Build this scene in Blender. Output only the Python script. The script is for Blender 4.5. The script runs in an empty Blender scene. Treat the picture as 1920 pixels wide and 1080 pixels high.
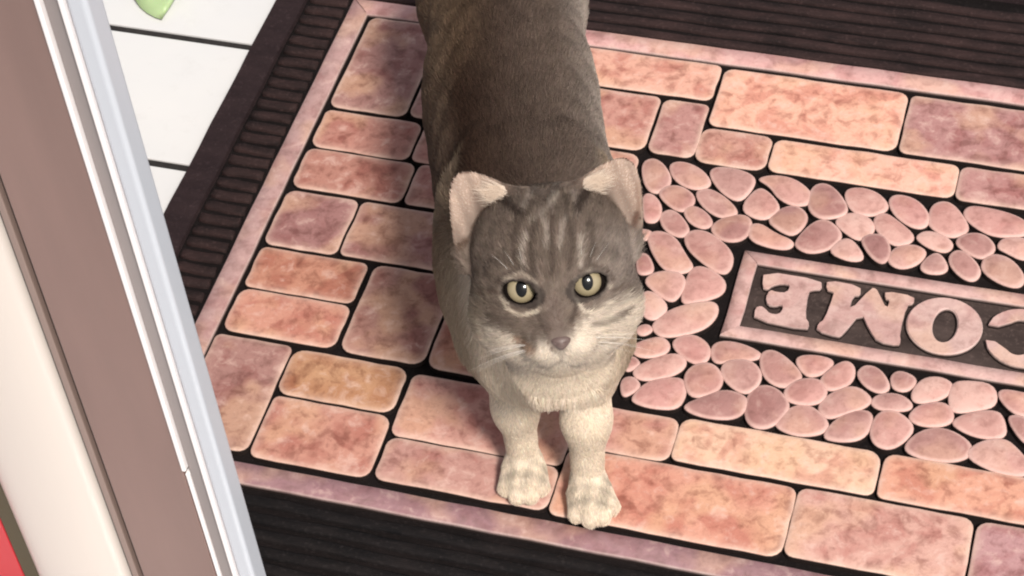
import bpy, bmesh, math, random
import numpy as np
from mathutils import Vector, Matrix
from mathutils.geometry import tessellate_polygon

random.seed(7); rng = np.random.default_rng(11)
scene = bpy.context.scene
COL = scene.collection

# ------------------------------------------------------------------ camera
cam_d = bpy.data.cameras.new('camera'); cam = bpy.data.objects.new('camera', cam_d); COL.objects.link(cam)
cam_d.sensor_width = 36; cam_d.lens = 36*4149.11/1920; cam_d.clip_start = 0.05; cam_d.clip_end = 200
Rm = ((0.95796111, -0.15960511, 0.23840453), (0.27649906, 0.735308, -0.61876523), (-0.07654267, 0.65867166, 0.74852713))
cam.matrix_world = Matrix.Translation((0, 0, 1.0)) @ Matrix(Rm).to_4x4()
scene.camera = cam

# ------------------------------------------------------------------ sky and sun
SUN_AZ, SUN_EL = 138.0, 52.0            # compass angle from +Y towards +X, height above the horizon
w = bpy.data.worlds.new('World'); scene.world = w; w.use_nodes = True
nt = w.node_tree; nt.nodes.clear()
sky = nt.nodes.new('ShaderNodeTexSky'); sky.sky_type = 'NISHITA'; sky.sun_disc = False
sky.sun_elevation = math.radians(SUN_EL); sky.sun_rotation = math.radians(SUN_AZ)
sky.air_density = 1.0; sky.dust_density = 3.0; sky.ozone_density = 1.0
hs = nt.nodes.new('ShaderNodeHueSaturation'); hs.inputs['Saturation'].default_value = 0.35
bg = nt.nodes.new('ShaderNodeBackground'); bg.inputs['Strength'].default_value = 0.082
wo = nt.nodes.new('ShaderNodeOutputWorld')
nt.links.new(sky.outputs[0], hs.inputs['Color']); nt.links.new(hs.outputs[0], bg.inputs[0]); nt.links.new(bg.outputs[0], wo.inputs[0])
sl = bpy.data.lights.new('sun', 'SUN'); sl.energy = 3.1; sl.angle = math.radians(9); sl.color = (1.0, 0.94, 0.86)
so = bpy.data.objects.new('sun', sl); COL.objects.link(so)
_az, _el = math.radians(SUN_AZ), math.radians(SUN_EL)
sdir = Vector((math.sin(_az)*math.cos(_el), math.cos(_az)*math.cos(_el), math.sin(_el)))
so.rotation_euler = (-sdir).to_track_quat('-Z', 'Y').to_euler()
scene.view_settings.view_transform = 'Standard'; scene.view_settings.look = 'None'
scene.view_settings.exposure = 0.56; scene.view_settings.gamma = 1.0
scene.view_settings.use_curve_mapping = False
scene.render.engine = 'CYCLES'
scene.cycles.pixel_filter_type = 'BLACKMAN_HARRIS'; scene.cycles.filter_width = 2.1

# ------------------------------------------------------------------ material helpers
def new_mat(name, rough=0.5, metallic=0.0, spec=0.5):
    m = bpy.data.materials.new(name); m.use_nodes = True
    n = m.node_tree.nodes; b = n['Principled BSDF']
    b.inputs['Roughness'].default_value = rough; b.inputs['Metallic'].default_value = metallic
    b.inputs['Specular IOR Level'].default_value = spec
    return m, m.node_tree, b
def noise(t, scale, detail=4, rough=0.6, vec=None, dist=0.0):
    n = t.nodes.new('ShaderNodeTexNoise'); n.inputs['Scale'].default_value = scale
    n.inputs['Detail'].default_value = detail; n.inputs['Roughness'].default_value = rough
    n.inputs['Distortion'].default_value = dist
    if vec is not None: t.links.new(vec, n.inputs['Vector'])
    return n.outputs['Fac']
def ramp(t, fac, stops):
    r = t.nodes.new('ShaderNodeValToRGB'); e = r.color_ramp.elements
    while len(e) < len(stops): e.new(0.5)
    for k, (p, c) in enumerate(stops):
        e[k].position = p; e[k].color = tuple(c)+(1,) if len(c) == 3 else c
    t.links.new(fac, r.inputs[0]); return r.outputs[0]
def mix(t, fac, a, b, mode='MIX'):
    m = t.nodes.new('ShaderNodeMix'); m.data_type = 'RGBA'; m.blend_type = mode
    for sock, v in ((m.inputs[0], fac), (m.inputs[6], a), (m.inputs[7], b)):
        if hasattr(v, 'is_linked') or hasattr(v, 'links'): t.links.new(v, sock)
        else: sock.default_value = v if isinstance(v, (int, float)) else tuple(v)+((1,) if len(v) == 3 else ())
    return m.outputs[2]
def bump(t, b, fac, strength=0.3, dist=0.001):
    n = t.nodes.new('ShaderNodeBump'); n.inputs['Strength'].default_value = strength; n.inputs['Distance'].default_value = dist
    t.links.new(fac, n.inputs['Height']); t.links.new(n.outputs[0], b.inputs['Normal'])
def geo_pos(t): return t.nodes.new('ShaderNodeNewGeometry').outputs['Position']
def math_node(t, op, a, b=None):
    n = t.nodes.new('ShaderNodeMath'); n.operation = op
    for i, v in enumerate((a, b)):
        if v is None: continue
        if isinstance(v, (int, float)): n.inputs[i].default_value = v
        else: t.links.new(v, n.inputs[i])
    return n.outputs[0]

# printed rubber of bricks and stones: colour from the object, mottling from noise, paler worn rims
def printed(name, wear_col, mott=1.0, wear=0.12):
    m, t, b = new_mat(name, 0.62, 0, 0.35)
    oi = t.nodes.new('ShaderNodeObjectInfo'); pos = geo_pos(t)
    off = t.nodes.new('ShaderNodeVectorMath'); off.operation = 'ADD'
    cmb = t.nodes.new('ShaderNodeCombineXYZ')
    t.links.new(math_node(t, 'MULTIPLY', oi.outputs['Random'], 3.0), cmb.inputs[2])
    t.links.new(pos, off.inputs[0]); t.links.new(cmb.outputs[0], off.inputs[1]); v = off.outputs[0]
    base = oi.outputs['Color']
    n1 = noise(t, 42, 3, 0.55, v, 0.6); n2 = noise(t, 100, 4, 0.6, v, 0.35); n3 = noise(t, 28, 2, 0.5, v)
    n4 = noise(t, 260, 3, 0.7, v, 0.2)
    mauve = mix(t, 1.0, base, (0.78, 0.62, 0.62), 'MULTIPLY')
    c = mix(t, ramp(t, n1, [(0.49, (0, 0, 0)), (0.60, (0.85*mott,)*3)]), base, mauve)
    tan = mix(t, 0.6, base, (0.60, 0.37, 0.22))
    c = mix(t, ramp(t, n3, [(0.50, (0, 0, 0)), (0.62, (0.65*mott,)*3)]), c, tan)
    dk = mix(t, 1.0, c, (0.52, 0.42, 0.40), 'MULTIPLY')
    c = mix(t, ramp(t, n2, [(0.51, (0, 0, 0)), (0.66, (0.75*mott,)*3)]), c, dk)
    lt = mix(t, 0.5, c, (0.70, 0.50, 0.43))
    c = mix(t, ramp(t, n2, [(0.32, (0.75*mott,)*3), (0.45, (0, 0, 0))]), c, lt)
    c = mix(t, ramp(t, n4, [(0.52, (0, 0, 0)), (0.70, (0.45,)*3)]), c, mix(t, 1.0, c, (0.60, 0.52, 0.50), 'MULTIPLY'))
    at = t.nodes.new('ShaderNodeAttribute'); at.attribute_name = 'rim'
    rf = math_node(t, 'MULTIPLY', math_node(t, 'MINIMUM', at.outputs['Fac'], 1.0), math_node(t, 'ADD', noise(t, 90, 2, 0.5, v), wear))
    c = mix(t, rf, c, wear_col)
    sd = t.nodes.new('ShaderNodeMath'); sd.operation = 'SUBTRACT'; sd.use_clamp = True; t.links.new(at.outputs['Fac'], sd.inputs[0]); sd.inputs[1].default_value = 1.05
    sd2 = t.nodes.new('ShaderNodeMath'); sd2.operation = 'MULTIPLY'; sd2.use_clamp = True; t.links.new(sd.outputs[0], sd2.inputs[0]); sd2.inputs[1].default_value = 2.0
    c = mix(t, sd2.outputs[0], c, (0.012, 0.007, 0.006))
    t.links.new(c, b.inputs['Base Color'])
    nb = noise(t, 500, 3, 0.6, v); bump(t, b, math_node(t, 'ADD', math_node(t, 'MULTIPLY', nb, 0.5), math_node(t, 'ADD', n2, n4)), 0.45, 0.0008)
    return m
M_BRICK = printed('printed_brick_rubber', (0.62, 0.44, 0.36))
M_STONE = printed('printed_pebble_rubber', (0.60, 0.39, 0.345), 0.6, 0.25)
M_STRIP = printed('printed_edging_rubber', (0.50, 0.38, 0.35), 0.85)

def rubber(name, c0, c1, rough=0.6, spec=0.4):
    m, t, b = new_mat(name, rough, 0, spec)
    mp = t.nodes.new('ShaderNodeMapping'); mp.inputs['Scale'].default_value = (0.45, 1.6, 1); t.links.new(geo_pos(t), mp.inputs[0]); n = noise(t, 60, 5, 0.65, mp.outputs[0]); n2 = noise(t, 420, 3, 0.6, geo_pos(t))
    c = mix(t, ramp(t, n, [(0.35, (0, 0, 0)), (0.7, (1, 1, 1))]), c0, c1)
    c = mix(t, ramp(t, n2, [(0.55, (0, 0, 0)), (0.75, (0.35,)*3)]), c, tuple(min(1, 2.2*x+0.01) for x in c1))
    t.links.new(c, b.inputs['Base Color']); bump(t, b, n2, 0.5, 0.0006)
    return m
M_BASE = rubber('black_rubber', (0.004, 0.0025, 0.0025), (0.009, 0.006, 0.006), 0.85, 0.15)
M_RIB = rubber('ribbed_rubber', (0.014, 0.009, 0.009), (0.036, 0.020, 0.019), 0.8, 0.12)
M_RIB_DARK = rubber('dark_ribbed_rubber', (0.005, 0.0045, 0.005), (0.014, 0.011, 0.011), 0.8, 0.1)  # darker rubber for the ribs along the near edge
M_BAND = rubber('smooth_rubber_band', (0.017, 0.010, 0.011), (0.027, 0.016, 0.017), 0.75, 0.15)
M_WELL = rubber('letter_well_rubber', (0.030, 0.020, 0.018), (0.065, 0.045, 0.040), 0.85, 0.2)

m, t, b = new_mat('glazed_white_tile', 0.16, 0, 0.5)
n = noise(t, 7, 4, 0.6, geo_pos(t)); t.links.new(mix(t, ramp(t, n, [(0.3, (0, 0, 0)), (0.7, (1, 1, 1))]), (0.60, 0.60, 0.605), mix(t, ramp(t, noise(t, 34, 6, 0.7, geo_pos(t)), [(0.56, (0, 0, 0)), (0.75, (0.5,)*3)]), (0.65, 0.64, 0.63), (0.50, 0.48, 0.46))), b.inputs['Base Color'])
bump(t, b, noise(t, 14, 2, 0.5, geo_pos(t)), 0.08, 0.002)
M_TILE = m
m, t, b = new_mat('dark_grout', 0.9); n = noise(t, 200, 4, 0.6, geo_pos(t))
t.links.new(ramp(t, n, [(0.3, (0.006, 0.005, 0.005)), (0.7, (0.02, 0.016, 0.015))]), b.inputs['Base Color']); M_GROUT = m

def paint(name, c, rough=0.35, metallic=0.0, var=0.06, scale=9, streak=False):
    m, t, b = new_mat(name, rough, metallic, 0.5)
    mp = t.nodes.new('ShaderNodeMapping'); t.links.new(geo_pos(t), mp.inputs[0])
    mp.inputs['Scale'].default_value = (1, 1, 0.12) if streak else (1, 1, 1)
    n = noise(t, scale, 5, 0.6, mp.outputs[0])
    lo = tuple(max(0, x*(1-var*2)) for x in c); hi = tuple(min(1, x*(1+var)) for x in c)
    t.links.new(mix(t, n, lo, hi), b.inputs['Base Color'])
    bump(t, b, noise(t, 300, 3, 0.6, mp.outputs[0]), 0.08, 0.0004)
    return m
M_ALU = paint('blue_white_aluminium', (0.50, 0.525, 0.575), 0.3, 0.0, 0.05, 30, True)
M_ALU_W = paint('white_aluminium_bead', (0.82, 0.78, 0.78), 0.3, 0.0, 0.04, 30, True)
M_ALU_G = paint('grey_aluminium_channel', (0.25, 0.215, 0.21), 0.4, 0.0, 0.14, 40, True)
M_BROWN = paint('brown_lacquer', (0.215, 0.130, 0.112), 0.34, 0.0, 0.20, 18, True)
M_GASK = paint('black_gasket', (0.012, 0.008, 0.007), 0.7)
M_BEIGE = paint('beige_trim', (0.26, 0.185, 0.16), 0.5, 0, 0.1, 20, True)
M_STILE = paint('white_lacquer', (0.60, 0.535, 0.49), 0.3, 0, 0.05, 8, True)
M_OLIVE = paint('olive_seal', (0.06, 0.045, 0.02), 0.6)
M_RED = paint('red_film', (0.48, 0.018, 0.028), 0.35)
m, t, b = new_mat('green_leaf', 0.4); n = noise(t, 60, 3, 0.5, geo_pos(t))
t.links.new(mix(t, n, (0.30, 0.42, 0.19), (0.42, 0.54, 0.30)), b.inputs['Base Color'])
b.inputs['Subsurface Weight'].default_value = 0.3; b.inputs['Subsurface Radius'].default_value = (0.002, 0.004, 0.001); M_LEAF = m

# ------------------------------------------------------------------ object helpers
def link(name, me, mat=None, parent=None, **props):
    o = bpy.data.objects.new(name, me)
    COL.objects.link(o)
    if mat is not None and me is not None: me.materials.append(mat)
    if parent is not None: o.parent = parent
    for k, v in props.items(): o[k] = v
    return o
def from_bm(name, bm, mat=None, parent=None, smooth=False, **props):
    bmesh.ops.recalc_face_normals(bm, faces=bm.faces)
    me = bpy.data.meshes.new(name); bm.to_mesh(me); bm.free()
    if smooth: me.shade_smooth()
    return link(name, me, mat, parent, **props)
def box(bm, x0, x1, y0, y1, z0, z1, bev=0.0):
    r = bmesh.ops.create_cube(bm, size=1.0)
    bmesh.ops.scale(bm, vec=(x1-x0, y1-y0, z1-z0), verts=r['verts'])
    bmesh.ops.translate(bm, vec=((x0+x1)/2, (y0+y1)/2, (z0+z1)/2), verts=r['verts'])
    if bev:
        es = list({e for v in r['verts'] for e in v.link_edges})
        bmesh.ops.bevel(bm, geom=es, offset=bev, segments=2, affect='EDGES', profile=0.6)
def empty(name, loc=(0, 0, 0), **props):
    o = link(name, None, **props); o.location = loc; o.empty_display_size = 0.05; return o

def area(p): return 0.5*sum(p[i][0]*p[(i+1) % len(p)][1]-p[(i+1) % len(p)][0]*p[i][1] for i in range(len(p)))
def inset(p, d):
    """shrink a counter-clockwise outline by about d"""
    n = len(p); out = []
    for i in range(n):
        a, b_, c = p[i-1], p[i], p[(i+1) % n]
        e1 = (b_[0]-a[0], b_[1]-a[1]); e2 = (c[0]-b_[0], c[1]-b_[1])
        l1 = math.hypot(*e1) or 1e-9; l2 = math.hypot(*e2) or 1e-9
        nx = -e1[1]/l1-e2[1]/l2; ny = e1[0]/l1+e2[0]/l2; l = math.hypot(nx, ny) or 1e-9
        out.append((b_[0]+nx/l*d, b_[1]+ny/l*d))
    return out
def pad_mesh(outline, z0, prof, dome=0.0, shrink=None):
    """raised pad: outline, rings (inset, z, rim), closed by a fan; carries the point attribute rim"""
    if area(outline) < 0: outline = outline[::-1]
    n = len(outline); vs = []; rim = []; fs = []
    rings = [(0.0, z0, 2.0)]+list(prof)
    for d, z, r in rings:
        for x, y in (shrink(d) if shrink else inset(outline, d)): vs.append((x, y, z)); rim.append(r)
    for k in range(len(rings)-1):
        for i in range(n):
            j = (i+1) % n; fs.append((k*n+i, k*n+j, (k+1)*n+j, (k+1)*n+i))
    cx = sum(p[0] for p in outline)/n; cy = sum(p[1] for p in outline)/n
    vs.append((cx, cy, rings[-1][1]+dome)); rim.append(0.0); q = len(rings)-1
    for i in range(n): fs.append((q*n+i, q*n+(i+1) % n, len(vs)-1))
    me = bpy.data.meshes.new('pad'); me.from_pydata(vs, [], fs)
    a = me.attributes.new('rim', 'FLOAT', 'POINT'); a.data.foreach_set('value', rim)
    me.shade_smooth(); return me
def rect_shrinker(x0, x1, y0, y1, r=0.006, k=4, jit=0.0004):
    seed = random.random()
    def f(d):
        st = random.getstate(); random.seed(seed)
        p = rounded_rect(x0, x1, y0, y1, r, k, jit, d); random.setstate(st); return p
    return f
def rounded_rect(x0, x1, y0, y1, r=0.006, k=4, jit=0.0005, d=0.0):
    pts = []; nx = int((x1-x0)/0.016); ny = int((y1-y0)/0.016)
    x0, x1, y0, y1 = x0+d, x1-d, y0+d, y1-d
    for cx, cy, a0 in ((x1, y1, 0), (x0, y1, 90), (x0, y0, 180), (x1, y0, 270)):
        rr = max(0.0004, r*random.uniform(0.7, 1.4)-d)
        sx = cx-rr if a0 in (0, 270) else cx+rr; sy = cy-rr if a0 in (0, 90) else cy+rr
        for i in range(k+1):
            a = math.radians(a0+90*i/k); pts.append((sx+rr*math.cos(a), sy+rr*math.sin(a)))
    out = []
    for i, p in enumerate(pts):                                     # long sides get slightly wavy points
        q = pts[(i+1) % len(pts)]; out.append(p)
        m_ = 0 if i % (k+1) != k else (nx if (i//(k+1)) % 2 == 0 else ny)
        for s in range(1, m_+1):
            f = s/(m_+1); out.append((p[0]+(q[0]-p[0])*f+random.uniform(-jit, jit), p[1]+(q[1]-p[1])*f+random.uniform(-jit, jit)))
    return out
def chaikin(p, n=2):
    for _ in range(n):
        q = []
        for i in range(len(p)):
            a, b_ = p[i], p[(i+1) % len(p)]
            q += [(a[0]*.75+b_[0]*.25, a[1]*.75+b_[1]*.25), (a[0]*.25+b_[0]*.75, a[1]*.25+b_[1]*.75)]
        p = q
    return p

# ------------------------------------------------------------------ ground: grout bed with white tiles
FLOOR_Z = -0.012
bm = bmesh.new(); box(bm, -30, 30, -30, 30, FLOOR_Z-0.11, FLOOR_Z-0.0015)
ground = from_bm('floor', bm, M_GROUT, kind='structure')
TX = [(-1.262, -0.918), (-0.914, -0.57+0.37-0.004)]
tile_cache = {}
def tile_mesh(wd, dp):
    key = (round(wd, 3), round(dp, 3))
    if key not in tile_cache:
        bm = bmesh.new(); box(bm, -wd/2, wd/2, -dp/2, dp/2, -0.008, 0, 0.0006)
        me = bpy.data.meshes.new('tile'); bm.to_mesh(me); bm.free(); me.materials.append(M_TILE); tile_cache[key] = me
    return tile_cache[key]
PITCH = 0.118
for row in range(-12, 12):
    y0 = 0.8917+PITCH*row+0.003; y1 = y0+PITCH-0.006
    xo = -0.20 if row % 2 else -0.42
    for k in range(-2, 3):
        x0 = xo+0.72*k; x1 = x0+0.7165
        o = link('tile', tile_mesh(x1-x0, y1-y0), None, ground); o.location = ((x0+x1)/2, (y0+y1)/2, FLOOR_Z+random.uniform(-0.0002, 0.0002))

# ------------------------------------------------------------------ the doormat
mat = empty('doormat', (-0.02, 0.86, FLOOR_Z), label='rubber welcome doormat printed with red bricks and pebbles, black ribbed edge', category='doormat')
MX0, MX1, MY0, MY1 = -0.558, 0.518, 0.560, 1.17
FX0, FX1, FY0, FY1 = -0.500, 0.460, 0.6524, 1.0607      # outer edge of the pink edging strip
ZB = -0.0045                                             # floor of the joints
def part(name, me, m_=None, color=None, parent=mat, **props):
    o = link(name, me, m_, parent, **props)
    if parent is mat: o.matrix_parent_inverse = Matrix.Translation(-mat.location)
    if color: o.color = tuple(color)+(1,)
    return o
# base slab with chamfered rim
rr = [(x, y) for x, y in rounded_rect(MX0, MX1, MY0, MY1, 0.012, 5, 0.0)]
me = pad_mesh(rr, FLOOR_Z+0.0002, [(0.001, FLOOR_Z+0.003, 0), (0.004, ZB-0.0005, 0), (0.008, ZB, 0)])
part('rubber_base', me, M_BASE)
# plain raised band round the outside, one piece
def ring_bm(o_, i_, z0, z1, ch=0.0012):
    bm = bmesh.new()
    prof = [(o_, z0), ([(x+s*ch, y+u*ch) for (x, y), s, u in zip(o_, (1, -1, -1, 1), (1, 1, -1, -1))], z1),
            ([(x-s*ch, y-u*ch) for (x, y), s, u in zip(i_, (1, -1, -1, 1), (1, 1, -1, -1))], z1), (i_, z0)]
    rs = [[bm.verts.new((x, y, z)) for x, y in p] for p, z in prof]
    for a in range(4):
        for i in range(4):
            j = (i+1) % 4; bm.faces.new((rs[a][i], rs[a][j], rs[(a+1) % 4][j], rs[(a+1) % 4][i]))
    bmesh.ops.subdivide_edges(bm, edges=[e for e in bm.edges if e.calc_length() > 0.1], cuts=24, use_grid_fill=True)
    for v in bm.verts:                                              # hand-moulded edge, never dead straight
        q = math.sin(v.co.x*61+1)*0.0003+math.sin(v.co.y*83+v.co.x*17)*0.0003; v.co.x += q; v.co.y += q
    bmesh.ops.recalc_face_normals(bm, faces=bm.faces)
    me = bpy.data.meshes.new('ring'); bm.to_mesh(me); bm.free(); return me
R4 = lambda x0, x1, y0, y1: [(x0, y0), (x1, y0), (x1, y1), (x0, y1)]
part('border_band', ring_bm(R4(MX0+0.004, MX1-0.004, MY0+0.004, MY1-0.004), R4(MX0+0.026, MX1-0.026, MY0+0.026, MY1-0.026), ZB-0.001, -0.0016), M_BAND)
# ribs run the long way
def rib_mesh(L, mt=None):
    n = max(6, int(L/0.012)); vs = []; fs = []
    ph = random.uniform(0, 9)
    sec = [(-0.0036, ZB-0.001), (-0.0034, -0.0028), (-0.0024, -0.0020), (0.0024, -0.0020), (0.0034, -0.0028), (0.0036, ZB-0.001)]
    for i in range(n+1):
        x = -L/2+L*i/n; wv = 0.0004*math.sin(i*0.9+ph)+random.uniform(-0.0002, 0.0002)
        for k, (y, z) in enumerate(sec):
            zz = z + (random.uniform(-0.0003, 0.0003) if 0 < k < 5 else 0)
            vs.append((x, y+wv, zz))
    for i in range(n):
        for k in range(5): a = i*6+k; fs.append((a, a+6, a+7, a+1))
    fs.append(tuple(range(6))); fs.append(tuple(n*6+k for k in range(5, -1, -1)))
    me = bpy.data.meshes.new('rib'); me.from_pydata(vs, [], fs); me.shade_smooth(); me.materials.append(mt or M_RIB); return me
RX0, RX1 = MX0+0.028, MX1-0.028
long_ribs = [rib_mesh(RX1-RX0) for _ in range(4)]; dark_ribs = [rib_mesh(RX1-RX0, M_RIB_DARK) for _ in range(4)]; short_l = [rib_mesh(FX0-0.003-RX0) for _ in range(5)]
y = MY0+0.032; k = 0
while y < MY1-0.031:
    if y < FY0-0.006 or y > FY1+0.006:
        o = part('rib', (dark_ribs if y < FY0 else long_ribs)[k % 4]); o.location = ((RX0+RX1)/2, y, 0)
    else:
        o = part('rib', short_l[k % 5]); o.location = ((RX0+FX0-0.003)/2, y, 0)
        o = part('rib', short_l[(k+2) % 5]); o.location = ((RX1+FX1+0.003)/2, y, 0)
    y += 0.01055; k += 1
# pink edging strip: four mitred lengths
def strip_mesh(p0, p1, q1, q0):
    """outer p0-p1, inner q0-q1"""
    n = max(4, int(math.dist(p0, p1)/0.02)); vs = []; fs = []
    for i in range(n+1):
        f = i/n
        o_ = [p0[j]+(p1[j]-p0[j])*f for j in (0, 1)]; n_ = [q0[j]+(q1[j]-q0[j])*f for j in (0, 1)]
        jt = random.uniform(-0.0003, 0.0003)
        for s, z in ((0, ZB-0.001), (0.03, -0.0016), (0.10, -0.0003), (0.90, -0.0003), (0.97, -0.0016), (1, ZB-0.001)):
            vs.append((o_[0]+(n_[0]-o_[0])*s+jt, o_[1]+(n_[1]-o_[1])*s+jt, z))
    for i in range(n):
        for k in range(5): a = i*6+k; fs.append((a, a+1, a+7, a+6))
    me = bpy.data.meshes.new('strip'); me.from_pydata(vs, [], fs)
    bm = bmesh.new(); bm.from_mesh(me); bmesh.ops.recalc_face_normals(bm, faces=bm.faces); bm.to_mesh(me); bm.free()
    a = me.attributes.new('rim', 'FLOAT', 'POINT'); a.data.foreach_set('value', [2, 1.3, .25, .25, 1.3, 2]*(n+1))
    me.shade_smooth(); return me
def frame_strips(name, ox0, ox1, oy0, oy1, t_, cols, ty=None):
    ty = ty or t_
    O = R4(ox0, ox1, oy0, oy1); I = R4(ox0+t_, ox1-t_, oy0+ty, oy1-ty)
    for i in range(4):
        j = (i+1) % 4; part(name, strip_mesh(O[i], O[j], I[j], I[i]), M_STRIP, cols[i])
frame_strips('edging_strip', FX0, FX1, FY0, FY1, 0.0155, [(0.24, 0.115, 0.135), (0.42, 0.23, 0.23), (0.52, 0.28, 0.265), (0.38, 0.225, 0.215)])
# bricks: colour key, x0, x1, y0, y1 in millimetres, read off the mat
PAL = dict(m=(0.38, 0.195, 0.175), p=(0.54, 0.275, 0.225), s=(0.50, 0.240, 0.185), o=(0.50, 0.225, 0.155), t=(0.40, 0.205, 0.165),
           O=(0.64, 0.32, 0.225), L=(0.66, 0.36, 0.265), P=(0.44, 0.235, 0.205), Y=(0.76, 0.50, 0.36), S=(0.62, 0.365, 0.30), M=(0.38, 0.21, 0.205), R=(0.49, 0.235, 0.13))
BR = [('m', -480, -430, 956, 1042), ('p', -425, -374, 957, 1042), ('s', -480, -416, 918.5, 950), ('p', -411, -361, 918.5, 950),
      ('s', -480, -409, 881.5, 914), ('p', -404, -361, 881.5, 914), ('m', -480, -434.5, 831, 875.5), ('m', -430, -366, 832, 875.5),
      ('o', -479.5, -411.5, 795.5, 826), ('s', -480, -411, 759.5, 791), ('t', -405, -355, 759, 826.5), ('m', -481.5, -435, 675, 753),
      ('R', -431, -361.5, 720.5, 752), ('s', -430.5, -360.5, 673.5, 716), ('o', -350, -308, 758, 826), ('p', -355.5, -256, 706, 749.5),
      ('P', -355, -256, 674, 702), ('p', -251, -198, 722, 750.5), ('O', -252, -124, 672.5, 717.5),
      ('L', -369, -238, 1010, 1041), ('p', -369, -270, 957, 1004.5), ('m', -265.5, -238, 957, 1003.5), ('p', -356, -271, 921, 951),
      ('s', -355, -300, 881.5, 914), ('s', -360, -300, 832, 875.5), ('m', -295, -262, 832, 914), ('o', -302, -262, 758, 826),
      ('L', -233, -115.5, 988.5, 1039.5), ('p', -235, -192, 955.5, 983.5), ('L', -188, -74.5, 956.5, 982.5),
      ('m', -111, 70, 988.5, 1038), ('m', -71, 29, 956, 982.5),
      ('Y', -194.5, -83, 724, 752), ('O', -78.5, 38, 724, 752.5), ('S', -120.5, -27, 675, 718.5), ('M', -22.5, 79, 675, 718)]
AX = -20.0                                               # the long way round, the pattern mirrors about the middle
for b_ in list(BR):
    if b_[2] <= -74 and b_[1:3] != (-120.5, -27): BR.append((random.choice('mpso'), 2*AX-b_[2], 2*AX-b_[1], b_[3], b_[4]))
for c, x0, x1, y0, y1 in BR:
    h = random.uniform(-0.0004, 0.0003)
    sh = rect_shrinker(x0/1e3-0.0018, x1/1e3+0.0018, y0/1e3-0.0018, y1/1e3+0.0018, 0.0062)
    me = pad_mesh(sh(0), ZB-0.001, [(0.0001, h-0.0012, 2.0), (0.0003, h-0.0006, 1.2), (0.0006, h-0.0002, 1.0), (0.0011, h, 0.8), (0.0034, h+0.0003, 0.2), (0.0070, h+0.0004, 0.0)], 0.0005, sh)
    j = random.uniform(0.84, 1.08)-(0.08 if x1 < -350 else 0); part('brick', me, M_BRICK, [min(1, v*j*random.uniform(0.97, 1.03)) for v in PAL[c]])
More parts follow.
